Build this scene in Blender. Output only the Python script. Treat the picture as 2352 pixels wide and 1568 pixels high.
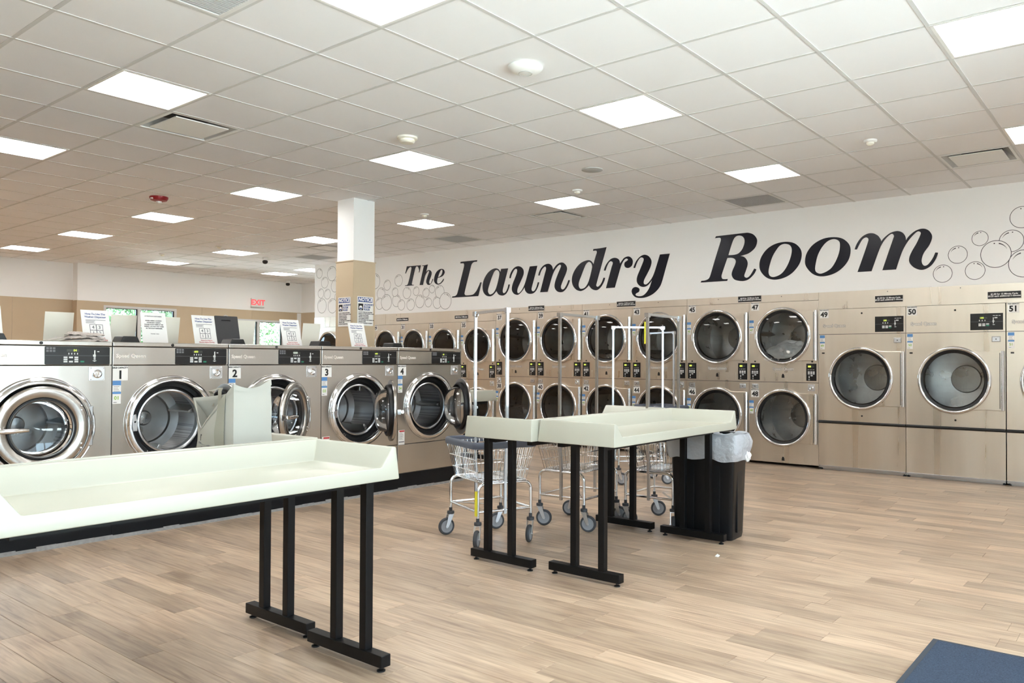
import bpy, bmesh, math, random
from mathutils import Vector, Matrix
from mathutils.geometry import tessellate_polygon

for o_ in list(bpy.data.objects):
    bpy.data.objects.remove(o_)
SC = bpy.context.scene
COL = SC.collection
PI = math.pi
RND = random.Random(7)

# ------------------------------------------------------------------ camera
FPX, YAW, PITCH, ROLL, CX, CY, CAMZ = 1803.81, .6624, .0150, .0041, 1272.22, 799.47, 1.288
fw = Vector((-math.sin(YAW) * math.cos(PITCH), math.cos(YAW) * math.cos(PITCH), math.sin(PITCH)))
rt = Vector((math.cos(YAW), math.sin(YAW), 0))
up = rt.cross(fw)
rt2 = rt * math.cos(ROLL) + up * math.sin(ROLL)
up2 = up * math.cos(ROLL) - rt * math.sin(ROLL)
cam_d = bpy.data.cameras.new('camera')
cam_d.sensor_fit = 'HORIZONTAL'
cam_d.sensor_width = 36
cam_d.lens = 36 * FPX / 2352
cam_d.shift_x = -(CX - 1176) / 2352
cam_d.shift_y = (CY - 784) / 2352
cam_d.clip_start = .02
cam = bpy.data.objects.new('camera', cam_d)
cam.matrix_world = Matrix(((rt2.x, up2.x, -fw.x, 0), (rt2.y, up2.y, -fw.y, 0), (rt2.z, up2.z, -fw.z, CAMZ), (0, 0, 0, 1)))
COL.objects.link(cam)
SC.camera = cam


def project(x, y, z):
    d = Vector((x, y, z - CAMZ))
    w = d.dot(fw)
    if w < .05:
        return None
    return CX + FPX * d.dot(rt2) / w, CY - FPX * d.dot(up2) / w, w


# ------------------------------------------------------------------ world, exposure
world = bpy.data.worlds.new('daylight')
SC.world = world
world.use_nodes = True
wn = world.node_tree.nodes['Background']
wn.inputs[0].default_value = (.64, .81, 1.0, 1)
wn.inputs[1].default_value = 11.0
sun_d = bpy.data.lights.new('sun', 'SUN')
sun_d.energy = 125
sun_d.angle = .03
sun_d.color = (.84, .93, 1)
sun = bpy.data.objects.new('sun', sun_d)
COL.objects.link(sun)
sun.rotation_euler = Vector((-.45, .22, -1)).to_track_quat('-Z', 'Y').to_euler()
LAMP = 15.0
vs = SC.view_settings
vs.view_transform = 'Standard'
vs.look = 'None'
vs.gamma = 1
vs.use_curve_mapping = False
vs.exposure = 0.32
SC.cycles.max_bounces = 10
SC.cycles.diffuse_bounces = 7
SC.cycles.glossy_bounces = 4
SC.cycles.transparent_max_bounces = 12
SC.cycles.sample_clamp_indirect = 60
SC.cycles.caustics_reflective = False
SC.cycles.caustics_refractive = False
SC.cycles.use_denoising = True

# ------------------------------------------------------------------ room dimensions
CEIL = 3.152
WX0, WX1, WY0, WY1 = -17.0, 2.4, -2.6, 11.55
DRY_Y, DRY_X0, DRY_X1 = 9.378, -13.36, WX1
HEAD_Z = 2.11
GX, GY, GT = -3.4748, 3.4737, .6096
TAN_Z = 2.42


# ------------------------------------------------------------------ materials
def srgb(r, g, b):
    f = lambda c: c / 12.92 if c <= .04045 else ((c + .055) / 1.055) ** 2.4
    return (f(r / 255), f(g / 255), f(b / 255), 1)


MATS = {}


def mat(name, col, rough=.5, metal=0., noise=None, bump=None, emit=None, coat=0., spec=None, aniso=None):
    """noise=(scale xyz, amount): colour mottling; bump=(scale, strength)"""
    if name in MATS:
        return MATS[name]
    m = bpy.data.materials.new(name)
    m.use_nodes = True
    nt = m.node_tree
    b = nt.nodes['Principled BSDF']
    c = srgb(*col) if max(col) > 1.01 else (*col, 1)
    b.inputs['Base Color'].default_value = c
    b.inputs['Roughness'].default_value = rough
    b.inputs['Metallic'].default_value = metal
    if spec is not None:
        b.inputs['Specular IOR Level'].default_value = spec
    if coat:
        b.inputs['Coat Weight'].default_value = coat
        b.inputs['Coat Roughness'].default_value = .08
    if emit:
        b.inputs['Emission Color'].default_value = (*emit[0], 1)
        b.inputs['Emission Strength'].default_value = emit[1]
    if noise or bump:
        tc = nt.nodes.new('ShaderNodeTexCoord')
    if noise:
        mp = nt.nodes.new('ShaderNodeMapping')
        mp.inputs['Scale'].default_value = noise[0]
        oi = nt.nodes.new('ShaderNodeObjectInfo')
        nt.links.new(tc.outputs['Object'], mp.inputs['Vector'])
        nt.links.new(oi.outputs['Location'], mp.inputs['Location'])
        nz = nt.nodes.new('ShaderNodeTexNoise')
        nz.inputs['Scale'].default_value = 1
        nz.inputs['Detail'].default_value = 4
        nt.links.new(mp.outputs[0], nz.inputs['Vector'])
        mr = nt.nodes.new('ShaderNodeMapRange')
        mr.inputs[1].default_value, mr.inputs[2].default_value = .3, .7
        mr.inputs[3].default_value, mr.inputs[4].default_value = 1 - noise[1], 1 + noise[1]
        nt.links.new(nz.outputs[0], mr.inputs[0])
        mx = nt.nodes.new('ShaderNodeMix')
        mx.data_type = 'RGBA'
        mx.blend_type = 'MULTIPLY'
        mx.inputs[0].default_value = 1
        mx.inputs[6].default_value = c
        nt.links.new(mr.outputs[0], mx.inputs[7])
        nt.links.new(mx.outputs[2], b.inputs['Base Color'])
        if metal > .5:
            r2 = nt.nodes.new('ShaderNodeMapRange')
            r2.inputs[1].default_value, r2.inputs[2].default_value = .3, .7
            r2.inputs[3].default_value, r2.inputs[4].default_value = rough * .85, rough * 1.2
            nt.links.new(nz.outputs[0], r2.inputs[0])
            nt.links.new(r2.outputs[0], b.inputs['Roughness'])
    if bump:
        nb = nt.nodes.new('ShaderNodeTexNoise')
        nb.inputs['Scale'].default_value = bump[0]
        nb.inputs['Detail'].default_value = 3
        nt.links.new(tc.outputs['Object'], nb.inputs['Vector'])
        bp = nt.nodes.new('ShaderNodeBump')
        bp.inputs['Strength'].default_value = bump[1]
        bp.inputs['Distance'].default_value = bump[2] if len(bump) > 2 else .01
        nt.links.new(nb.outputs[0], bp.inputs['Height'])
        nt.links.new(bp.outputs[0], b.inputs['Normal'])
    MATS[name] = m
    return m


def glass_mat(name, tint, refl=1.0, rough=.02):
    m = bpy.data.materials.new(name)
    m.use_nodes = True
    nt = m.node_tree
    nt.nodes.remove(nt.nodes['Principled BSDF'])
    out = nt.nodes['Material Output']
    tr = nt.nodes.new('ShaderNodeBsdfTransparent')
    tr.inputs[0].default_value = (*tint, 1)
    gl = nt.nodes.new('ShaderNodeBsdfGlossy')
    gl.inputs['Color'].default_value = (refl, refl, refl, 1)
    gl.inputs['Roughness'].default_value = rough
    fr = nt.nodes.new('ShaderNodeFresnel')
    fr.inputs[0].default_value = 1.52
    mx = nt.nodes.new('ShaderNodeMixShader')
    nt.links.new(fr.outputs[0], mx.inputs[0])
    nt.links.new(tr.outputs[0], mx.inputs[1])
    nt.links.new(gl.outputs[0], mx.inputs[2])
    nt.links.new(mx.outputs[0], out.inputs[0])
    MATS[name] = m
    return m


mat('white_paint', (242, 242, 241), .6)
mat('tan_panel', (197, 178, 150), .5, noise=((2, 2, 2), .03))
mat('ceiling_tile', (242, 242, 243), .9, bump=(260, .12, .002))
mat('ceiling_tee', (212, 212, 210), .5)
mat('lamp_diffuser', (255, 255, 255), .5, emit=((1.0, .995, .985), LAMP))
mat('white_plastic', (236, 236, 233), .4)
mat('grey_plastic', (190, 190, 188), .5)
mat('dryer_steel', (.72, .655, .565), .30, 1., noise=((9, 9, .3), .03))
mat('washer_steel', (.56, .54, .51), .21, 1., noise=((8, 8, .3), .03))
mat('chrome', (.80, .80, .80), .10, 1.)
mat('satin_chrome', (.52, .53, .55), .26, 1.)
mat('bright_rail', (.86, .87, .90), .24, 1.)
mat('zinc', (.66, .67, .69), .3, 1.)
mat('black_plastic', (14, 15, 17), .35)
mat('black_gasket', (9, 11, 15), .45)
mat('panel_black', (12, 13, 16), .3)
mat('dark_metal', (.16, .155, .15), .35, 1.)
mat('drum_steel', (.42, .41, .39), .3, 1., noise=((6, 6, 6), .12))
mat('black_iron', (9, 10, 12), .42, spec=.25)
mat('plinth_black', (10, 12, 16), .5, noise=((6, 6, 6), .25), spec=.25)
mat('caulk', (150, 150, 150), .8, noise=((30, 30, 30), .15))
mat('laminate', (182, 181, 167), .25)
mat('paper', (238, 237, 234), .55)
mat('cream_card', (238, 234, 220), .6)
mat('clipboard_black', (42, 42, 44), .5)
mat('ink_black', (16, 16, 18), .6)
mat('ink_grey', (120, 120, 124), .6)
mat('ink_red', (196, 70, 70), .6)
mat('ink_blue', (52, 78, 140), .6)
mat('ink_white', (245, 245, 245), .5)
mat('ink_green', (150, 190, 70), .6)
mat('tag_blue', (86, 140, 200), .45)
mat('navy_vinyl', (8, 10, 26), .3, spec=.3)
mat('line_vinyl', (48, 44, 50), .4)
mat('lcd_green', (60, 70, 20), .4, emit=((.75, .9, .12), .9))
mat('lcd_white', (120, 130, 120), .4, emit=((.9, 1., .85), .6))
mat('lcd_off', (62, 64, 60), .4)
mat('key_white', (212, 214, 214), .5)
mat('key_green', (40, 130, 100), .5)
mat('badge_silver', (214, 208, 200), .35)
mat('exit_red', (225, 62, 72), .5, emit=((1, .12, .14), .6))
mat('red_plastic', (150, 22, 32), .4)
mat('canvas', (172, 170, 161), .85, bump=(900, .2, .001))
mat('canvas_strap', (150, 147, 134), .85)
mat('towel', (190, 181, 174), .95, bump=(160, .8, .01))
mat('laundry_white', (246, 245, 242), .9)
mat('bin_plastic', (14, 16, 19), .4, spec=.3)
mat('rubber_grey', (62, 64, 68), .55)
mat('bumper_grey', (84, 90, 104), .45)
mat('wheel_grey', (150, 152, 156), .45)
mat('yellow_tag', (232, 224, 60), .5)
mat('mat_blue', (66, 82, 104), .95, noise=((220, 220, 220), .35), bump=(420, 1., .01))
mat('mat_edge', (52, 60, 70), .7)
mat('frame_alu', (214, 214, 214), .4)
mat('leaf_a', (40, 66, 34), .6, noise=((6, 6, 6), .4))
mat('leaf_b', (60, 92, 52), .6, noise=((6, 6, 6), .4))
mat('trunk', (92, 74, 58), .9)
mat('lawn', (110, 130, 70), .9, noise=((2, 2, 2), .3))
mat('blocker_dark', (122, 112, 104), .9)  # kept dark so the added sky blocker reflects dimly
mat('asphalt', (176, 174, 170), .9)
mat('car_grey', (120, 124, 130), .3, coat=1)
mat('flower_pink', (120, 50, 80), .7)
mat('rock', (92, 84, 74), .9, noise=((5, 5, 5), .3))
mat('scrap_paper', (240, 240, 236), .7)
glass_mat('window_glass', (.93, .97, .96))
glass_mat('door_glass', (.80, .82, .83))
glass_mat('bowl_glass', (.72, .74, .76))


def liner_material():
    m = bpy.data.materials.new('liner_film')
    m.use_nodes = True
    nt = m.node_tree
    b = nt.nodes['Principled BSDF']
    b.inputs['Base Color'].default_value = srgb(226, 232, 240)
    b.inputs['Roughness'].default_value = .22
    tr = nt.nodes.new('ShaderNodeBsdfTransparent')
    tr.inputs[0].default_value = (.93, .95, .98, 1)
    mx = nt.nodes.new('ShaderNodeMixShader')
    mx.inputs[0].default_value = .62
    nt.links.new(tr.outputs[0], mx.inputs[1])
    nt.links.new(b.outputs[0], mx.inputs[2])
    nt.links.new(mx.outputs[0], nt.nodes['Material Output'].inputs[0])
    tc = nt.nodes.new('ShaderNodeTexCoord')
    nb = nt.nodes.new('ShaderNodeTexNoise')
    nb.inputs['Scale'].default_value = 26
    nb.inputs['Detail'].default_value = 3
    bp = nt.nodes.new('ShaderNodeBump')
    bp.inputs['Strength'].default_value = .7
    bp.inputs['Distance'].default_value = .02
    nt.links.new(tc.outputs['Object'], nb.inputs['Vector'])
    nt.links.new(nb.outputs[0], bp.inputs['Height'])
    nt.links.new(bp.outputs[0], b.inputs['Normal'])
    MATS['liner_film'] = m


liner_material()


def plank_material():
    m = bpy.data.materials.new('oak_vinyl')
    m.use_nodes = True
    nt = m.node_tree
    N, L = nt.nodes.new, nt.links.new
    b = nt.nodes['Principled BSDF']
    tc, oi, ge = N('ShaderNodeTexCoord'), N('ShaderNodeObjectInfo'), N('ShaderNodeNewGeometry')
    ad = N('ShaderNodeMath')
    ad.operation = 'ADD'
    L(oi.outputs['Random'], ad.inputs[0])
    L(ge.outputs['Random Per Island'], ad.inputs[1])
    fr = N('ShaderNodeMath')
    fr.operation = 'FRACT'
    L(ad.outputs[0], fr.inputs[0])
    mu = N('ShaderNodeMath')
    mu.operation = 'MULTIPLY'
    mu.inputs[1].default_value = 37.0
    L(fr.outputs[0], mu.inputs[0])
    cb = N('ShaderNodeCombineXYZ')
    L(mu.outputs[0], cb.inputs[0])
    L(mu.outputs[0], cb.inputs[2])
    va = N('ShaderNodeVectorMath')
    va.operation = 'ADD'
    L(tc.outputs['Object'], va.inputs[0])
    L(cb.outputs[0], va.inputs[1])

    def noise(scale, detail, dist=0):
        mp = N('ShaderNodeMapping')
        mp.inputs['Scale'].default_value = scale
        L(va.outputs[0], mp.inputs[0])
        n = N('ShaderNodeTexNoise')
        n.inputs['Scale'].default_value = 1
        n.inputs['Detail'].default_value = detail
        n.inputs['Distortion'].default_value = dist
        L(mp.outputs[0], n.inputs['Vector'])
        return n
    grain = noise((3.2, 58, 1), 5, .6)
    cloud = noise((1.6, 9, 1), 3, 1.2)
    r1 = N('ShaderNodeValToRGB')
    e = r1.color_ramp.elements
    e[0].position, e[0].color = .30, srgb(142, 118, 98)
    e[1].position, e[1].color = .70, srgb(206, 184, 158)
    k = r1.color_ramp.elements.new(.5)
    k.color = srgb(182, 158, 134)
    mxn = N('ShaderNodeMath')
    mxn.operation = 'MULTIPLY_ADD'
    mxn.inputs[1].default_value = .55
    L(grain.outputs[0], mxn.inputs[0])
    h = N('ShaderNodeMath')
    h.operation = 'MULTIPLY'
    h.inputs[1].default_value = .45
    L(cloud.outputs[0], h.inputs[0])
    L(h.outputs[0], mxn.inputs[2])
    L(mxn.outputs[0], r1.inputs[0])
    vr = N('ShaderNodeMapRange')
    vr.inputs[3].default_value, vr.inputs[4].default_value = .74, 1.16
    L(fr.outputs[0], vr.inputs[0])
    mx = N('ShaderNodeMix')
    mx.data_type, mx.blend_type = 'RGBA', 'MULTIPLY'
    mx.inputs[0].default_value = 1
    L(r1.outputs[0], mx.inputs[6])
    L(vr.outputs[0], mx.inputs[7])
    L(mx.outputs[2], b.inputs['Base Color'])
    b.inputs['Roughness'].default_value = .36
    b.inputs['Specular IOR Level'].default_value = .45
    bp = N('ShaderNodeBump')
    bp.inputs['Strength'].default_value = .06
    bp.inputs['Distance'].default_value = .002
    L(grain.outputs[0], bp.inputs['Height'])
    L(bp.outputs[0], b.inputs['Normal'])
    MATS['oak_vinyl'] = m


plank_material()


def perforated():
    m = bpy.data.materials.new('perforated_steel')
    m.use_nodes = True
    nt = m.node_tree
    N, L = nt.nodes.new, nt.links.new
    b = nt.nodes['Principled BSDF']
    b.inputs['Metallic'].default_value = 1
    b.inputs['Roughness'].default_value = .3
    tc = N('ShaderNodeTexCoord')
    uv = N('ShaderNodeVectorMath')
    uv.operation = 'MULTIPLY'
    uv.inputs[1].default_value = (90, 90, 90)
    L(tc.outputs['Object'], uv.inputs[0])
    vo = N('ShaderNodeTexVoronoi')
    vo.inputs['Scale'].default_value = 1
    vo.inputs['Randomness'].default_value = 0
    L(uv.outputs[0], vo.inputs['Vector'])
    r = N('ShaderNodeValToRGB')
    r.color_ramp.elements[0].position, r.color_ramp.elements[0].color = .28, (.01, .01, .012, 1)
    r.color_ramp.elements[1].position, r.color_ramp.elements[1].color = .36, (.36, .36, .38, 1)
    L(vo.outputs['Distance'], r.inputs[0])
    L(r.outputs[0], b.inputs['Base Color'])
    MATS['perforated_steel'] = m


perforated()


# ------------------------------------------------------------------ object helpers
def setp(o, label=None, cat=None, group=None, kind=None):
    if label:
        o['label'] = label
    if cat:
        o['category'] = cat
    if group:
        o['group'] = group
    if kind:
        o['kind'] = kind
    return o


def place(name, me, parent=None, loc=(0, 0, 0), rot=(0, 0, 0), scale=None, **kw):
    o = bpy.data.objects.new(name, me)
    COL.objects.link(o)
    o.location = loc
    o.rotation_euler = rot
    if scale:
        o.scale = scale
    if parent:
        o.parent = parent
    return setp(o, **kw)


def empty(name, loc, rz=0, **kw):
    o = bpy.data.objects.new(name, None)
    o.empty_display_size = .1
    COL.objects.link(o)
    o.location = loc
    o.rotation_euler = (0, 0, rz)
    return setp(o, **kw)


class MB:
    def __init__(s):
        s.v, s.f = [], []

    def add(s, v, f):
        n = len(s.v)
        s.v += [tuple(p) for p in v]
        s.f += [tuple(i + n for i in q) for q in f]
        return s

    def box(s, x0, x1, y0, y1, z0, z1):
        v = [(x0, y0, z0), (x1, y0, z0), (x1, y1, z0), (x0, y1, z0), (x0, y0, z1), (x1, y0, z1), (x1, y1, z1), (x0, y1, z1)]
        return s.add(v, [(0, 3, 2, 1), (4, 5, 6, 7), (0, 1, 5, 4), (1, 2, 6, 5), (2, 3, 7, 6), (3, 0, 4, 7)])

    def tube(s, path, r, n=8, closed=False, rs=None):
        P_ = [Vector(p) for p in path]
        m = len(P_)
        rings = []
        prev = None
        for i, p in enumerate(P_):
            a = P_[(i - 1) % m] if (i or closed) else p
            b = P_[(i + 1) % m] if (i < m - 1 or closed) else p
            t = (b - a).normalized()
            if prev is None:
                ref = Vector((0, 0, 1)) if abs(t.z) < .9 else Vector((1, 0, 0))
                u = t.cross(ref).normalized()
            else:
                u = (prev - t * prev.dot(t)).normalized()
            prev = u
            w = t.cross(u)
            rr = rs[i] if rs else r
            off = .5 if n == 4 else 0
            rings.append([p + (u * math.cos(2 * PI * (k + off) / n) + w * math.sin(2 * PI * (k + off) / n)) * rr for k in range(n)])
        base = len(s.v)
        for g in rings:
            s.v += [tuple(q) for q in g]
        cnt = m if closed else m - 1
        for i in range(cnt):
            j = (i + 1) % m
            for k in range(n):
                l = (k + 1) % n
                s.f.append((base + i * n + k, base + j * n + k, base + j * n + l, base + i * n + l))
        if not closed:
            s.f.append(tuple(base + k for k in range(n)))
            s.f.append(tuple(base + (m - 1) * n + k for k in reversed(range(n))))
        return s

    def cyl(s, p0, p1, r, n=12):
        return s.tube([p0, p1], r, n)

    def lathe(s, prof, n=32, c=(0, 0, 0), axis='y', closed=False, caps=True):
        """prof: list of (radius, along axis)"""
        base = len(s.v)
        for r, a in prof:
            for k in range(n):
                t = 2 * PI * k / n
                if axis == 'y':
                    p = (c[0] + r * math.cos(t), c[1] + a, c[2] + r * math.sin(t))
                elif axis == 'z':
                    p = (c[0] + r * math.cos(t), c[1] + r * math.sin(t), c[2] + a)
                else:
                    p = (c[0] + a, c[1] + r * math.cos(t), c[2] + r * math.sin(t))
                s.v.append(p)
        m = len(prof)
        for i in range(m if closed else m - 1):
            j = (i + 1) % m
            for k in range(n):
                l = (k + 1) % n
                s.f.append((base + i * n + k, base + i * n + l, base + j * n + l, base + j * n + k))
        if caps and not closed:
            if prof[0][0] > 1e-5:
                s.f.append(tuple(base + k for k in reversed(range(n))))
            if prof[-1][0] > 1e-5:
                s.f.append(tuple(base + (m - 1) * n + k for k in range(n)))
        return s

    def prism(s, loops, a0, a1, plane='xz'):
        """extrude 2-D loops (outer, holes...) between a0 and a1 along the third axis"""
        pts = [p for l in loops for p in l]

        def P3(p, a):
            return (p[0], a, p[1]) if plane == 'xz' else ((p[0], p[1], a) if plane == 'xy' else (a, p[0], p[1]))
        tris = tessellate_polygon([[Vector((p[0], p[1], 0)) for p in l] for l in loops])
        base = len(s.v)
        n = len(pts)
        s.v += [P3(p, a0) for p in pts] + [P3(p, a1) for p in pts]
        for t in tris:
            s.f.append(tuple(base + i for i in t))
            s.f.append(tuple(base + n + i for i in reversed(t)))
        k = 0
        for l in loops:
            m = len(l)
            for i in range(m):
                j = (i + 1) % m
                s.f.append((base + k + i, base + k + j, base + n + k + j, base + n + k + i))
            k += m
        return s

    def mesh(s, name, m, bevel=0., seg=2, smooth=False, angle=.6):
        me = bpy.data.meshes.new(name)
        me.from_pydata(s.v, [], s.f)
        bm = bmesh.new()
        bm.from_mesh(me)
        bmesh.ops.recalc_face_normals(bm, faces=bm.faces)
        if bevel:
            ed = [e for e in bm.edges if len(e.link_faces) == 2 and e.calc_face_angle(0) > angle]
            bmesh.ops.bevel(bm, geom=ed, offset=bevel, segments=seg, affect='EDGES', profile=.5)
        if smooth:
            for f in bm.faces:
                f.smooth = True
            for e in bm.edges:
                if len(e.link_faces) == 2 and e.calc_face_angle(0) > angle:
                    e.smooth = False
        bm.to_mesh(me)
        bm.free()
        me.materials.append(MATS[m])
        return me


def box_mesh(name, m, x0, x1, y0, y1, z0, z1, bevel=0., seg=2):
    return MB().box(x0, x1, y0, y1, z0, z1).mesh(name, m, bevel, seg)


def circle(r, n=40, cx=0, cz=0):
    return [(cx + r * math.cos(2 * PI * k / n), cz + r * math.sin(2 * PI * k / n)) for k in range(n)]


def round_rect(x0, x1, z0, z1, r, n=4):
    pts = []
    for cx_, cz_, a in ((x1 - r, z1 - r, 0), (x0 + r, z1 - r, 90), (x0 + r, z0 + r, 180), (x1 - r, z0 + r, 270)):
        for k in range(n + 1):
            t = math.radians(a + 90 * k / n)
            pts.append((cx_ + r * math.cos(t), cz_ + r * math.sin(t)))
    return pts


TXT = {}


def text_mesh(body, size, m, bold=0., align='CENTER', shear=0., line=1.):
    """flat lettering standing in the XZ plane, read from -Y"""
    key = (body, size, m, bold, align, shear, line)
    if key in TXT:
        return TXT[key]
    cu = bpy.data.curves.new('lettering', 'FONT')
    cu.body = body
    cu.size = size
    cu.align_x = align
    cu.align_y = 'CENTER'
    cu.offset = bold
    cu.shear = shear
    cu.space_line = line
    cu.resolution_u = 3
    cu.extrude = .0004
    ob = bpy.data.objects.new('lettering', cu)
    me = bpy.data.meshes.new_from_object(ob)
    bpy.data.objects.remove(ob)
    bpy.data.curves.remove(cu)
    me.transform(Matrix.Rotation(PI / 2, 4, 'X'))
    me.materials.clear()
    me.materials.append(MATS[m])
    me.name = 'lettering'
    TXT[key] = me
    return me


def smooth_loop(txt, sub=4):
    """'x,z,corner x,z,corner ...' -> dense closed loop; corners stay sharp"""
    P_ = []
    for w in txt.split():
        a, b, c = w.split(',')
        P_.append((float(a), float(b), c == '1'))
    n = len(P_)
    out = []
    for i in range(n):
        p0, p1, p2, p3 = P_[i - 1], P_[i], P_[(i + 1) % n], P_[(i + 2) % n]
        out.append((p1[0], p1[1]))
        if p1[2] and p2[2]:
            continue
        a = Vector(p1[:2])
        d = Vector(p2[:2])
        t1 = (d - Vector(p0[:2])) * .5 if not p1[2] else None
        t2 = (Vector(p3[:2]) - a) * .5 if not p2[2] else None
        ch = d - a
        if t1 is None:
            t1 = ch * 1.5 - t2 * .5
        if t2 is None:
            t2 = ch * 1.5 - t1 * .5
        for t in (t1, t2):
            if t.length > ch.length * 1.3:
                t *= ch.length * 1.3 / t.length
        for k in range(1, sub):
            u = k / sub
            h = a * (2 * u ** 3 - 3 * u ** 2 + 1) + t1 * (u ** 3 - 2 * u ** 2 + u) + d * (-2 * u ** 3 + 3 * u ** 2) + t2 * (u ** 3 - u ** 2)
            out.append((h.x, h.y))
    return out

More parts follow.
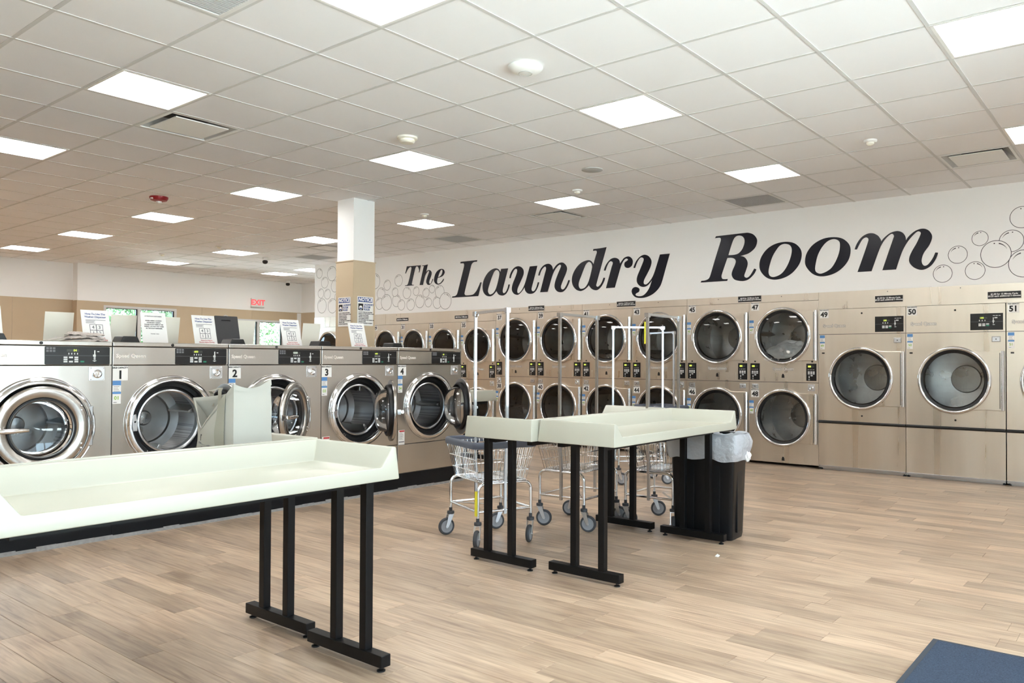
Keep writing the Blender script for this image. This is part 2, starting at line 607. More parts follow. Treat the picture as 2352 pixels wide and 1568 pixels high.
LETTERS = [
    ('T', ['-10.637,2.941,1 -10.275,2.935,1 -10.311,2.813,1 -10.327,2.814,1 -10.319,2.845,0 -10.326,2.877,0 -10.346,2.909,0 -10.372,2.923,0 -10.398,2.917,0 -10.417,2.891,0 -10.426,2.872,0 -10.465,2.757,0 -10.499,2.653,0 -10.507,2.626,0 -10.495,2.607,0 -10.469,2.604,0 -10.453,2.605,1 -10.456,2.594,1 -10.685,2.593,1 -10.676,2.606,1 -10.644,2.606,0 -10.615,2.618,0 -10.600,2.643,0 -10.563,2.739,0 -10.530,2.847,0 -10.516,2.898,0 -10.525,2.920,0 -10.548,2.923,0 -10.583,2.910,0 -10.617,2.881,0 -10.643,2.847,0 -10.662,2.816,1 -10.678,2.817,1']),
    ('h', ['-10.235,2.931,1 -10.176,2.928,0 -10.098,2.938,1 -10.141,2.802,1 -10.119,2.824,0 -10.091,2.836,0 -10.058,2.837,0 -10.024,2.821,0 -10.002,2.793,0 -10.004,2.755,0 -10.028,2.703,0 -10.056,2.650,0 -10.061,2.616,0 -10.047,2.598,0 -10.025,2.602,0 -10.000,2.632,0 -9.978,2.678,1 -9.965,2.678,1 -9.978,2.642,0 -10.011,2.602,0 -10.044,2.582,0 -10.072,2.579,0 -10.105,2.590,0 -10.131,2.620,0 -10.134,2.655,0 -10.118,2.700,0 -10.090,2.756,0 -10.068,2.797,0 -10.064,2.816,0 -10.077,2.825,0 -10.096,2.819,0 -10.130,2.790,0 -10.163,2.746,0 -10.185,2.689,0 -10.218,2.588,1 -10.303,2.589,1 -10.209,2.880,0 -10.196,2.910,0 -10.204,2.917,0 -10.235,2.916,1']),
    ('e', ['-9.851,2.573,0 -9.906,2.596,0 -9.937,2.636,0 -9.937,2.685,0 -9.918,2.742,0 -9.875,2.796,0 -9.810,2.830,0 -9.750,2.836,0 -9.707,2.821,0 -9.682,2.787,0 -9.687,2.754,0 -9.722,2.718,0 -9.776,2.698,0 -9.849,2.688,1 -9.863,2.650,0 -9.865,2.620,0 -9.851,2.592,0 -9.818,2.589,0 -9.775,2.603,0 -9.737,2.635,0 -9.708,2.666,1 -9.697,2.661,1 -9.721,2.623,0 -9.764,2.591,0 -9.807,2.576,0', '-9.841,2.697,1 -9.825,2.740,0 -9.798,2.787,0 -9.772,2.816,0 -9.750,2.821,0 -9.735,2.806,0 -9.739,2.772,0 -9.760,2.735,0 -9.798,2.709,0']),
    ('L', ['-9.301,2.923,1 -8.920,2.924,1 -8.929,2.898,1 -8.987,2.898,0 -9.025,2.885,0 -9.053,2.855,0 -9.070,2.810,0 -9.152,2.572,0 -9.208,2.397,0 -9.197,2.366,0 -9.158,2.355,0 -9.060,2.356,0 -8.997,2.369,0 -8.935,2.419,0 -8.888,2.487,0 -8.850,2.554,1 -8.820,2.552,1 -8.895,2.331,1 -9.502,2.332,1 -9.490,2.353,1 -9.429,2.357,0 -9.389,2.378,0 -9.368,2.415,0 -9.295,2.626,0 -9.225,2.831,0 -9.220,2.872,0 -9.233,2.893,0 -9.247,2.895,0 -9.308,2.897,1']),
    ('a', ['-8.649,2.315,0 -8.716,2.333,0 -8.771,2.381,0 -8.795,2.447,0 -8.792,2.526,0 -8.759,2.609,0 -8.692,2.690,0 -8.605,2.743,0 -8.519,2.761,0 -8.459,2.746,0 -8.426,2.717,0 -8.413,2.691,1 -8.393,2.744,1 -8.245,2.742,1 -8.288,2.615,0 -8.352,2.428,0 -8.360,2.385,0 -8.345,2.355,0 -8.319,2.353,0 -8.287,2.376,0 -8.255,2.428,0 -8.236,2.485,1 -8.208,2.484,1 -8.229,2.417,0 -8.274,2.351,0 -8.325,2.320,0 -8.377,2.315,0 -8.443,2.335,0 -8.483,2.379,0 -8.491,2.396,1 -8.536,2.354,0 -8.589,2.322,0', '-8.622,2.345,0 -8.656,2.358,0 -8.678,2.396,0 -8.670,2.450,0 -8.630,2.547,0 -8.578,2.653,0 -8.538,2.714,0 -8.492,2.733,0 -8.452,2.716,0 -8.431,2.678,0 -8.439,2.619,0 -8.471,2.513,0 -8.510,2.422,0 -8.562,2.365,0']),
    ('u', ['-8.218,2.583,1 -8.203,2.641,0 -8.166,2.700,0 -8.113,2.743,0 -8.058,2.760,0 -8.009,2.757,0 -7.960,2.735,0 -7.926,2.693,0 -7.922,2.637,0 -7.947,2.578,0 -7.995,2.498,0 -8.038,2.425,0 -8.053,2.379,0 -8.049,2.347,0 -8.025,2.335,0 -7.994,2.349,0 -7.952,2.388,0 -7.910,2.451,0 -7.874,2.528,0 -7.839,2.627,0 -7.797,2.741,1 -7.646,2.741,1 -7.689,2.608,0 -7.754,2.419,0 -7.761,2.383,0 -7.750,2.359,0 -7.723,2.351,0 -7.694,2.366,0 -7.662,2.414,0 -7.636,2.485,1 -7.608,2.484,1 -7.624,2.431,0 -7.664,2.364,0 -7.717,2.323,0 -7.783,2.313,0 -7.843,2.327,0 -7.885,2.366,0 -7.897,2.395,0 -7.901,2.425,1 -7.934,2.383,0 -7.982,2.339,0 -8.025,2.315,0 -8.061,2.311,0 -8.117,2.331,0 -8.157,2.375,0 -8.164,2.427,0 -8.143,2.497,0 -8.100,2.578,0 -8.067,2.646,0 -8.055,2.692,0 -8.064,2.716,0 -8.089,2.723,0 -8.119,2.706,0 -8.156,2.657,0 -8.178,2.616,0 -8.188,2.581,1']),
    ('n', ['-7.626,2.588,1 -7.610,2.640,0 -7.572,2.697,0 -7.514,2.740,0 -7.451,2.756,0 -7.399,2.748,0 -7.358,2.714,0 -7.340,2.658,1 -7.324,2.675,0 -7.279,2.721,0 -7.228,2.749,0 -7.177,2.757,0 -7.132,2.744,0 -7.088,2.703,0 -7.073,2.653,0 -7.093,2.588,0 -7.137,2.506,0 -7.176,2.428,0 -7.187,2.389,0 -7.178,2.361,0 -7.153,2.350,0 -7.125,2.359,0 -7.092,2.397,0 -7.064,2.444,0 -7.048,2.483,1 -7.018,2.481,1 -7.036,2.434,0 -7.080,2.365,0 -7.136,2.319,0 -7.192,2.309,0 -7.254,2.325,0 -7.297,2.368,0 -7.308,2.418,0 -7.289,2.493,0 -7.244,2.589,0 -7.199,2.671,0 -7.185,2.706,0 -7.197,2.722,0 -7.216,2.725,0 -7.256,2.702,0 -7.301,2.656,0 -7.341,2.591,0 -7.369,2.525,0 -7.442,2.328,1 -7.589,2.328,1 -7.502,2.592,0 -7.474,2.672,0 -7.476,2.704,0 -7.494,2.718,0 -7.514,2.711,0 -7.555,2.677,0 -7.584,2.629,0 -7.598,2.587,1']),
    ('d', ['-6.834,2.309,0 -6.901,2.334,0 -6.957,2.391,0 -6.980,2.462,0 -6.973,2.536,0 -6.939,2.608,0 -6.878,2.679,0 -6.805,2.728,0 -6.727,2.751,0 -6.667,2.754,0 -6.625,2.734,0 -6.598,2.703,0 -6.590,2.687,1 -6.554,2.792,0 -6.529,2.858,0 -6.539,2.881,0 -6.554,2.885,0 -6.597,2.884,1 -6.591,2.911,1 -6.478,2.912,0 -6.359,2.920,1 -6.453,2.644,0 -6.537,2.392,0 -6.537,2.368,0 -6.511,2.355,0 -6.476,2.374,0 -6.441,2.416,0 -6.412,2.479,1 -6.384,2.478,1 -6.400,2.428,0 -6.446,2.358,0 -6.505,2.313,0 -6.558,2.307,0 -6.617,2.329,0 -6.659,2.370,0 -6.668,2.389,1 -6.695,2.362,0 -6.743,2.330,0 -6.791,2.312,0', '-6.806,2.340,0 -6.840,2.355,0 -6.857,2.396,0 -6.847,2.454,0 -6.810,2.531,0 -6.768,2.622,0 -6.726,2.697,0 -6.684,2.726,0 -6.655,2.726,0 -6.625,2.700,0 -6.612,2.655,0 -6.624,2.597,0 -6.659,2.482,0 -6.695,2.406,0 -6.743,2.355,0']),
    ('r', ['-6.405,2.583,1 -6.389,2.630,0 -6.349,2.689,0 -6.291,2.738,0 -6.234,2.754,0 -6.183,2.746,0 -6.143,2.717,0 -6.127,2.664,1 -6.103,2.695,0 -6.059,2.739,0 -6.003,2.756,0 -5.958,2.746,0 -5.922,2.710,0 -5.914,2.667,0 -5.930,2.621,0 -5.969,2.596,0 -6.008,2.594,0 -6.041,2.610,0 -6.055,2.644,0 -6.044,2.677,0 -6.014,2.693,0 -5.993,2.708,0 -6.003,2.723,0 -6.025,2.727,0 -6.053,2.715,0 -6.086,2.675,0 -6.114,2.620,0 -6.215,2.327,1 -6.368,2.325,1 -6.268,2.631,0 -6.251,2.673,0 -6.257,2.697,0 -6.285,2.709,0 -6.314,2.697,0 -6.348,2.646,0 -6.375,2.581,1']),
    ('y', ['-5.902,2.586,1 -5.888,2.627,0 -5.856,2.681,0 -5.807,2.729,0 -5.752,2.755,0 -5.704,2.756,0 -5.655,2.733,0 -5.618,2.687,0 -5.610,2.640,0 -5.628,2.577,0 -5.671,2.501,0 -5.719,2.425,0 -5.735,2.384,0 -5.732,2.356,0 -5.708,2.343,0 -5.681,2.349,0 -5.638,2.383,0 -5.596,2.436,0 -5.564,2.498,0 -5.522,2.610,0 -5.475,2.742,1 -5.322,2.742,1 -5.381,2.559,0 -5.448,2.354,0 -5.490,2.283,0 -5.553,2.226,0 -5.627,2.186,0 -5.713,2.162,0 -5.789,2.159,0 -5.860,2.171,0 -5.909,2.207,0 -5.931,2.255,0 -5.918,2.296,0 -5.882,2.315,0 -5.844,2.313,0 -5.808,2.293,0 -5.803,2.267,0 -5.816,2.244,0 -5.854,2.227,0 -5.868,2.212,0 -5.854,2.195,0 -5.805,2.184,0 -5.745,2.192,0 -5.692,2.229,0 -5.644,2.291,0 -5.612,2.368,0 -5.598,2.401,1 -5.638,2.355,0 -5.686,2.321,0 -5.746,2.311,0 -5.800,2.330,0 -5.838,2.371,0 -5.848,2.419,0 -5.833,2.479,0 -5.795,2.555,0 -5.755,2.636,0 -5.736,2.682,0 -5.739,2.710,0 -5.769,2.725,0 -5.801,2.715,0 -5.839,2.666,0 -5.875,2.584,1']),
    ('R', ['-4.635,2.914,1 -4.239,2.919,0 -4.184,2.916,0 -4.120,2.890,0 -4.074,2.834,0 -4.070,2.777,0 -4.101,2.711,0 -4.175,2.657,0 -4.248,2.637,0 -4.295,2.629,1 -4.239,2.610,0 -4.202,2.563,0 -4.195,2.511,0 -4.216,2.443,0 -4.241,2.375,0 -4.230,2.353,0 -4.197,2.346,0 -4.156,2.378,0 -4.106,2.455,1 -4.077,2.444,1 -4.110,2.384,0 -4.174,2.328,0 -4.239,2.307,0 -4.313,2.312,0 -4.379,2.336,0 -4.412,2.390,0 -4.403,2.447,0 -4.370,2.515,0 -4.356,2.566,0 -4.374,2.598,0 -4.417,2.615,0 -4.474,2.617,1 -4.555,2.399,0 -4.550,2.359,0 -4.521,2.346,0 -4.468,2.345,1 -4.476,2.321,1 -4.856,2.321,1 -4.845,2.343,1 -4.784,2.347,0 -4.735,2.370,0 -4.710,2.423,0 -4.647,2.615,0 -4.570,2.839,0 -4.565,2.874,0 -4.584,2.890,0 -4.649,2.889,1', '-4.460,2.653,1 -4.426,2.756,0 -4.393,2.841,0 -4.360,2.882,0 -4.314,2.893,0 -4.267,2.878,0 -4.239,2.840,0 -4.239,2.784,0 -4.267,2.716,0 -4.314,2.668,0 -4.370,2.652,0']),
    ('o', ['-3.692,2.757,0 -3.584,2.729,0 -3.511,2.656,0 -3.495,2.569,0 -3.526,2.467,0 -3.613,2.368,0 -3.721,2.313,0 -3.841,2.298,0 -3.943,2.331,0 -4.019,2.414,0 -4.037,2.504,0 -4.009,2.599,0 -3.932,2.691,0 -3.821,2.745,0', '-3.697,2.732,0 -3.642,2.710,0 -3.618,2.655,0 -3.633,2.561,0 -3.682,2.449,0 -3.751,2.367,0 -3.841,2.333,0 -3.897,2.348,0 -3.917,2.398,0 -3.902,2.484,0 -3.861,2.598,0 -3.791,2.698,0 -3.746,2.728,0']),
    ('o', ['-3.102,2.760,0 -3.002,2.732,0 -2.930,2.662,0 -2.911,2.578,0 -2.939,2.470,0 -3.021,2.375,0 -3.130,2.318,0 -3.260,2.303,0 -3.363,2.342,0 -3.439,2.432,0 -3.453,2.509,0 -3.429,2.602,0 -3.353,2.694,0 -3.231,2.753,0', '-3.107,2.737,0 -3.052,2.714,0 -3.034,2.671,0 -3.043,2.579,0 -3.084,2.472,0 -3.148,2.384,0 -3.250,2.337,0 -3.306,2.350,0 -3.330,2.387,0 -3.325,2.452,0 -3.297,2.563,0 -3.241,2.661,0 -3.176,2.720,0']),
    ('m', ['-2.865,2.593,1 -2.839,2.660,0 -2.790,2.726,0 -2.726,2.762,0 -2.662,2.764,0 -2.607,2.734,0 -2.576,2.690,0 -2.567,2.662,1 -2.529,2.706,0 -2.467,2.749,0 -2.398,2.763,0 -2.345,2.745,0 -2.311,2.702,0 -2.300,2.649,1 -2.270,2.694,0 -2.202,2.747,0 -2.129,2.764,0 -2.070,2.742,0 -2.034,2.688,0 -2.034,2.636,0 -2.063,2.568,0 -2.115,2.493,0 -2.137,2.424,0 -2.133,2.376,0 -2.108,2.349,0 -2.071,2.363,0 -2.027,2.423,0 -1.998,2.488,1 -1.970,2.483,1 -1.991,2.420,0 -2.035,2.353,0 -2.093,2.314,0 -2.152,2.307,0 -2.218,2.338,0 -2.263,2.393,0 -2.267,2.449,0 -2.240,2.519,0 -2.188,2.611,0 -2.151,2.695,0 -2.147,2.722,0 -2.173,2.738,0 -2.210,2.716,0 -2.270,2.650,0 -2.323,2.566,0 -2.361,2.473,0 -2.407,2.329,1 -2.556,2.329,1 -2.483,2.547,0 -2.437,2.681,0 -2.429,2.713,0 -2.448,2.737,0 -2.483,2.722,0 -2.537,2.666,0 -2.584,2.580,0 -2.675,2.326,1 -2.833,2.327,1 -2.766,2.513,0 -2.710,2.682,0 -2.714,2.711,0 -2.742,2.722,0 -2.782,2.696,0 -2.839,2.591,1']),
]
BUBBLES_FAR = [(-13.207, 2.981, 0.095), (-12.805, 2.951, 0.141), (-13.033, 2.789, 0.108), (-12.707, 2.702, 0.117), (-13.153, 2.583, 0.093), (-12.943, 2.559, 0.098), (-12.626, 2.479, 0.088), (-13.117, 2.334, 0.142), (-12.780, 2.321, 0.140), (-11.506, 2.724, 0.138), (-11.165, 2.636, 0.093), (-10.855, 2.702, 0.104), (-11.333, 2.488, 0.110), (-11.379, 2.307, 0.106), (-11.184, 2.324, 0.142), (-10.911, 2.342, 0.108), (-10.950, 2.498, 0.080), (-10.776, 2.261, 0.093), (-10.632, 2.468, 0.103), (-10.390, 2.488, 0.077), (-10.533, 2.258, 0.101), (-10.293, 2.303, 0.112), (-10.139, 2.447, 0.080), (-10.077, 2.276, 0.080), (-9.987, 2.505, 0.069), (-9.854, 2.270, 0.107), (-9.799, 2.448, 0.109), (-9.659, 2.284, 0.140)]
BUBBLES_NEAR = [(-1.170, 2.788, 0.111), (-1.560, 2.603, 0.078), (-1.268, 2.550, 0.113), (-1.412, 2.424, 0.142), (-1.775, 2.446, 0.094), (-1.925, 2.250, 0.095), (-1.608, 2.262, 0.095), (-1.155, 2.307, 0.141)]

# ================================================================== STRUCTURE
def cells(a0, a1, b0, b1, holes):
    """rectangles that fill a0..a1 x b0..b1 around rectangular holes"""
    As = sorted({a0, a1, *[min(max(h[k], a0), a1) for h in holes for k in (0, 1)]})
    out = []
    for i in range(len(As) - 1):
        p, q = As[i], As[i + 1]
        if q - p < 1e-4:
            continue
        hs = sorted((max(h[2], b0), min(h[3], b1)) for h in holes if h[0] < (p + q) / 2 < h[1])
        z = b0
        for s, t in hs:
            if s - z > 1e-3:
                out.append((p, q, z, s))
            z = max(z, t)
        if b1 - z > 1e-3:
            out.append((p, q, z, b1))
    return out


# ---- floor of vinyl planks
floor = place('floor', box_mesh('floor', 'rock', WX0, WX1, WY0, WY1, -.12, -.006), kind='structure')
PW, PL = .1385, .885
plank_full = {}


def plank_mesh(mb, x0, x1, y0, y1):
    g, c = .0006, .0012
    v = [(x0 + g, y0 + g, -.006), (x1 - g, y0 + g, -.006), (x1 - g, y1 - g, -.006), (x0 + g, y1 - g, -.006),
         (x0 + g, y0 + g, -c), (x1 - g, y0 + g, -c), (x1 - g, y1 - g, -c), (x0 + g, y1 - g, -c),
         (x0 + g + c, y0 + g + c, 0), (x1 - g - c, y0 + g + c, 0), (x1 - g - c, y1 - g - c, 0), (x0 + g + c, y1 - g - c, 0)]
    f = [(0, 1, 5, 4), (1, 2, 6, 5), (2, 3, 7, 6), (3, 0, 4, 7), (4, 5, 9, 8), (5, 6, 10, 9), (6, 7, 11, 10), (7, 4, 8, 11), (8, 9, 10, 11)]
    return mb.add(v, f)


cand = []
rows = int((DRY_Y + .4 - WY0) / PW) + 1
for r in range(rows):
    y0 = WY0 + r * PW
    y1 = min(y0 + PW, DRY_Y + .4)
    off = (RND.random() + r * .37) % 1.0 * PL
    x = WX0 - off
    while x < WX1:
        x0, x1 = max(x, WX0), min(x + PL, WX1)
        x += PL
        if x1 - x0 < .02:
            continue
        pr = [project(px_, py_, 0) for px_, py_ in ((x0, y0), (x1, y0), (x1, y1), (x0, y1))]
        area = 0
        if all(pr):
            cx_ = sum(p[0] for p in pr) / 4
            cy_ = sum(p[1] for p in pr) / 4
            if -80 < cx_ < 2440 and cy_ < 1640 and not (x1 < -5.95 and y0 < 6.3):
                a = 0
                for k in range(4):
                    p, q = pr[k], pr[(k + 1) % 4]
                    a += p[0] * q[1] - q[0] * p[1]
                area = abs(a) / 2
        cand.append((area, x0, x1, y0, y1))
cand.sort(key=lambda c: -c[0])
pm = plank_mesh(MB(), -PL / 2, PL / 2, -PW / 2, PW / 2).mesh('plank', 'oak_vinyl')
rest = MB()
for n, (area, x0, x1, y0, y1) in enumerate(cand):
    if n < 300:
        full = abs(x1 - x0 - PL) < 1e-4 and abs(y1 - y0 - PW) < 1e-4
        cx_, cy_ = (x0 + x1) / 2, (y0 + y1) / 2
        me = pm if full else plank_mesh(MB(), x0 - cx_, x1 - cx_, y0 - cy_, y1 - cy_).mesh('plank', 'oak_vinyl')
        place('plank', me, floor, (cx_, cy_, 0))
    else:
        plank_mesh(rest, x0, x1, y0, y1)
me = bpy.data.meshes.new('distant_planks')
me.from_pydata(rest.v, [], rest.f)
me.materials.append(MATS['oak_vinyl'])
place('distant_planks', me, floor, kind='stuff')

# ---- suspended ceiling
ceiling = place('ceiling', box_mesh('ceiling', 'white_paint', WX0 - .1, WX1 + .1, WY0 - .1, WY1 + .1, CEIL + .10, CEIL + .2), kind='structure')
I0, I1 = math.floor((WX0 - GX) / GT), math.ceil((WX1 - GX) / GT)
J0, J1 = math.floor((WY0 - GY) / GT), math.ceil((WY1 - GY) / GT)
LIGHTS = [(i, j) for i in range(-20, 9, 4) for j in (-6, -2, 2, 6)] + [(-20, 10), (-18, 10)]
DIFFUSERS = [(-5, -1), (3, 7), (-5, 7), (-13, 7), (-20, 7)]
GRILLES = [(-1, -3), (-1, 8), (-9, 8), (-15, 8)]
SKIP = set(LIGHTS) | set(DIFFUSERS) | set(GRILLES)
runner = {}
for i in range(I0 + 1, I1):
    x = GX + i * GT
    place('grid_runner', box_mesh('grid_runner', 'ceiling_tee', -.012, .012, WY0, WY1, CEIL, CEIL + .022), ceiling, (x, 0, 0))
for j in range(J0 + 1, J1):
    y = GY + j * GT
    place('cross_tee', box_mesh('cross_tee', 'ceiling_tee', WX0, WX1, -.012, .012, CEIL + .0006, CEIL + .022), ceiling, (0, y, 0))


def tile_geo(mb, x0, x1, y0, y1):
    z, c = CEIL, .006
    v = [(x0, y0, z + .008), (x1, y0, z + .008), (x1, y1, z + .008), (x0, y1, z + .008), (x0, y0, z + .024), (x1, y0, z + .024), (x1, y1, z + .024), (x0, y1, z + .024),
         (x0 + c, y0 + c, z + .003), (x1 - c, y0 + c, z + .003), (x1 - c, y1 - c, z + .003), (x0 + c, y1 - c, z + .003)]
    f = [(8, 11, 10, 9), (4, 5, 6, 7), (0, 8, 9, 1), (1, 9, 10, 2), (2, 10, 11, 3), (3, 11, 8, 0), (0, 1, 5, 4), (1, 2, 6, 5), (2, 3, 7, 6), (3, 0, 4, 7)]
    return mb.add(v, f)


tiles = []
for i in range(I0, I1):
    for j in range(J0, J1):
        if (i, j) in SKIP:
            continue
        x0, x1 = max(GX + i * GT + .004, WX0), min(GX + (i + 1) * GT - .004, WX1)
        y0, y1 = max(GY + j * GT + .004, WY0), min(GY + (j + 1) * GT - .004, WY1)
        if x1 - x0 < .03 or y1 - y0 < .03:
            continue
        pr = [project(a, b, CEIL) for a, b in ((x0, y0), (x1, y0), (x1, y1), (x0, y1))]
        area = 0
        if all(pr):
            cx_, cy_ = sum(p[0] for p in pr) / 4, sum(p[1] for p in pr) / 4
            if -150 < cx_ < 2500 and cy_ > -120 and not (y0 > DRY_Y and x0 > -13.6):
                area = abs(sum(pr[k][0] * pr[(k + 1) % 4][1] - pr[(k + 1) % 4][0] * pr[k][1] for k in range(4))) / 2
        tiles.append((area, x0, x1, y0, y1))
tiles.sort(key=lambda t: -t[0])
tm = None
rest = MB()
for n, (area, x0, x1, y0, y1) in enumerate(tiles):
    if n < 300 and area > 0:
        cx_, cy_, w, d = (x0 + x1) / 2, (y0 + y1) / 2, x1 - x0, y1 - y0
        if abs(w - (GT - .008)) < 1e-4 and abs(d - (GT - .008)) < 1e-4:
            if tm is None:
                tm = tile_geo(MB(), -w / 2, w / 2, -d / 2, d / 2).mesh('ceiling_tile', 'ceiling_tile')
            me = tm
        else:
            me = tile_geo(MB(), -w / 2, w / 2, -d / 2, d / 2).mesh('ceiling_tile', 'ceiling_tile')
        place('ceiling_tile', me, ceiling, (cx_, cy_, 0))
    else:
        tile_geo(rest, x0, x1, y0, y1)
place('distant_ceiling_tiles', rest.mesh('distant_ceiling_tiles', 'ceiling_tile'), ceiling, kind='stuff')


# ---- walls
def wall(name, boxes, m='white_paint', **kw):
    b = MB()
    for q in boxes:
        b.box(*q)
    return place(name, b.mesh(name, m), kind='structure', **kw)


WIN = (6.93, 8.42, 1.0, 2.365)
EXD = (9.70, 11.06, 0.0, 2.215)
wl = wall('wall_left', [(WX0 - .12, WX0, a, b, c, d) for a, b, c, d in cells(WY0, WY1, 0, CEIL + .1, [WIN, EXD])])
seams = [10.205 + 1.219 * k for k in range(-11, 2)]
for k in range(len(seams) - 1):
    a, b = max(seams[k], WY0), min(seams[k + 1], WY1)
    if b - a < .05:
        continue
    for p, q, z0, z1 in cells(a + .002, b - .002, .1, TAN_Z, [WIN, EXD]):
        place('wall_panel', box_mesh('wall_panel', 'tan_panel', WX0, WX0 + .010, p, q, z0, z1), wl)
place('panel_cap', box_mesh('panel_cap', 'tan_panel', WX0, WX0 + .016, WY0, WY1, TAN_Z, TAN_Z + .012), wl)
we = wall('wall_end', [(WX0, DRY_X0, WY1, WY1 + .12, 0, CEIL + .1)])
for a, b in ((WX0 + .012, -15.9), (-15.896, -14.68), (-14.676, DRY_X0)):
    place('wall_panel', box_mesh('wall_panel', 'tan_panel', a, b, WY1 - .010, WY1, .1, TAN_Z), we)
place('panel_cap', box_mesh('panel_cap', 'tan_panel', WX0 + .012, DRY_X0, WY1 - .016, WY1, TAN_Z, TAN_Z + .012), we)
pil = wall('wall_pilaster', [(WX0 + .001, -16.78, 6.36, 6.755, 0, CEIL + .05)])
place('wall_panel', box_mesh('wall_panel', 'tan_panel', -16.78, -16.770, 6.35, 6.765, .1, TAN_Z), pil)
place('wall_panel', box_mesh('wall_panel', 'tan_panel', WX0 + .012, -16.78, 6.35, 6.36, .1, TAN_Z), pil)
place('wall_panel', box_mesh('wall_panel', 'tan_panel', WX0 + .012, -16.78, 6.755, 6.765, .1, TAN_Z), pil)
wd = wall('wall_dryers', [(DRY_X0, WX1, DRY_Y + .004, DRY_Y + .12, HEAD_Z, CEIL + .1), (DRY_X0, DRY_X0 + .1, DRY_Y + .12, WY1, 0, CEIL + .1),
                          (-.335, WX1, DRY_Y + .004, DRY_Y + .12, 0, HEAD_Z), (DRY_X0 + .1, WX1, WY1 - .02, WY1 + .12, 0, CEIL + .1)])
RWIN = [(y, y + 1.62, .30, 2.72) for y in (-2.2, -.4, 1.4, 3.2)]
wr = wall('wall_right', [(WX1, WX1 + .12, a, b, c, d) for a, b, c, d in cells(WY0, WY1, 0, CEIL + .1, RWIN)])
FILL_WIN = [(x, x + 1.62, .30, 2.72) for x in (-1.3, .5)]  # unseen openings added to bring more light onto dryers and ceiling
wb = wall('wall_back', [(a, b, WY0 - .12, WY0, c, d) for a, b, c, d in cells(WX0, WX1, 0, CEIL + .1, FILL_WIN)])
for k in range(16):
    a = WX0 + .012 + 1.219 * k
    if a < WX1:
        for p, q, z0, z1 in cells(a, min(a + 1.215, WX1), .1, TAN_Z, FILL_WIN):
            place('wall_panel', box_mesh('wall_panel', 'tan_panel', p, q, WY0, WY0 + .010, z0, z1), wb)
for nm, q in (('baseboard_left', (WX0, WX0 + .014, WY0, EXD[0], 0, .1)), ('baseboard_end', (WX0 + .014, DRY_X0, WY1 - .014, WY1, 0, .1)),
              ('baseboard_back', (WX0, WX1, WY0, WY0 + .014, 0, .1)), ('baseboard_right', (WX1 - .014, WX1, WY0, DRY_Y, 0, .1))):
    place(nm, box_mesh(nm, 'plinth_black', *q), kind='structure')


def window(name, axis, at, depth, a0, a1, z0, z1, mull=(), door=False):
    """aluminium frame filling an opening in a wall of constant x"""
    b = MB()
    t = .05
    x0, x1 = at - depth, at + .012
    b.box(x0, x1, a0, a1, z1 - t, z1).box(x0, x1, a0, a1, z0, z0 + t)
    b.box(x0, x1, a0, a0 + t, z0 + t, z1 - t).box(x0, x1, a1 - t, a1, z0 + t, z1 - t)
    for m in mull:
        b.box(x0, x1, m - .035, m + .035, z0 + t, z1 - t)
    fr = place(name, b.mesh(name, 'frame_alu'), kind='structure')
    ed = [a0 + t, *[q for m in mull for q in (m - .035, m + .035)], a1 - t]
    xm = (x0 + x1) / 2
    for k in range(0, len(ed), 2):
        place('pane', box_mesh('pane', 'window_glass', xm - .004, xm + .004, ed[k], ed[k + 1], z0 + t, z1 - t), fr)
        g = MB()
        for q in ((ed[k], ed[k] + .012, z0 + t, z1 - t), (ed[k + 1] - .022, ed[k + 1], z0 + t, z1 - t), (ed[k] + .012, ed[k + 1] - .022, z1 - t - .012, z1 - t)):
            g.box(xm - .012, xm + .03, *q)
        place('gasket', g.mesh('gasket', 'black_gasket'), fr)
    return fr


window('window_1', 'x', WX0, .10, *WIN[:2], WIN[2], WIN[3], mull=(7.635,))
d1 = window('door_1', 'x', WX0, .10, EXD[0], EXD[1], 0.0, EXD[3], mull=(10.38,))
place('push_bar', box_mesh('push_bar', 'satin_chrome', WX0 + .01, WX0 + .05, 9.80, 10.30, 1.0, 1.05, .008), d1)
for k, q in enumerate(RWIN):
    window('window_%d' % (k + 2), 'x', WX1 + .1, .10, *q, mull=((q[0] + q[1]) / 2,))
for k, q in enumerate(FILL_WIN):  # frames for the added light openings in the back wall
    o = window('window_%d' % (k + 6), 'x', 0, .10, -(q[1] - q[0]) / 2, (q[1] - q[0]) / 2, q[2], q[3], mull=(0,))
    o.location = ((q[0] + q[1]) / 2, WY0 - .02, 0)
    o.rotation_euler = (0, 0, PI / 2)

# ---- stainless header above the dryers
hd = place('trim_header', MB().box(-3.287, -.335, DRY_Y, DRY_Y + .05, 1.907, HEAD_Z).mesh('trim_header', 'dryer_steel'), kind='structure')
place('header_panel', box_mesh('header_panel', 'dryer_steel', -5.055, -3.290, DRY_Y, DRY_Y + .05, 2.022, HEAD_Z), hd)
place('header_panel', box_mesh('header_panel', 'dryer_steel', -6.786, -5.058, DRY_Y, DRY_Y + .05, 2.022, HEAD_Z), hd)
place('header_panel', box_mesh('header_panel', 'dryer_steel', -8.495, -6.789, DRY_Y, DRY_Y + .05, 2.022, HEAD_Z), hd)
place('header_panel', box_mesh('header_panel', 'dryer_steel', -10.788, -8.498, DRY_Y, DRY_Y + .05, 1.917, HEAD_Z), hd)
place('header_panel', box_mesh('header_panel', 'dryer_steel', DRY_X0, -10.791, DRY_Y, DRY_Y + .05, 1.917, HEAD_Z), hd)
sc = MB().lathe([(0, -.004), (.005, -.003), (.006, 0)], 8).mesh('screw', 'dark_metal')
for x in (-2.5, -1.75, -3.75, -4.6, -5.5, -6.3, -7.2, -8.0, -10.9, -11.5):
    place('screw', sc, hd, (x, DRY_Y, 2.085))

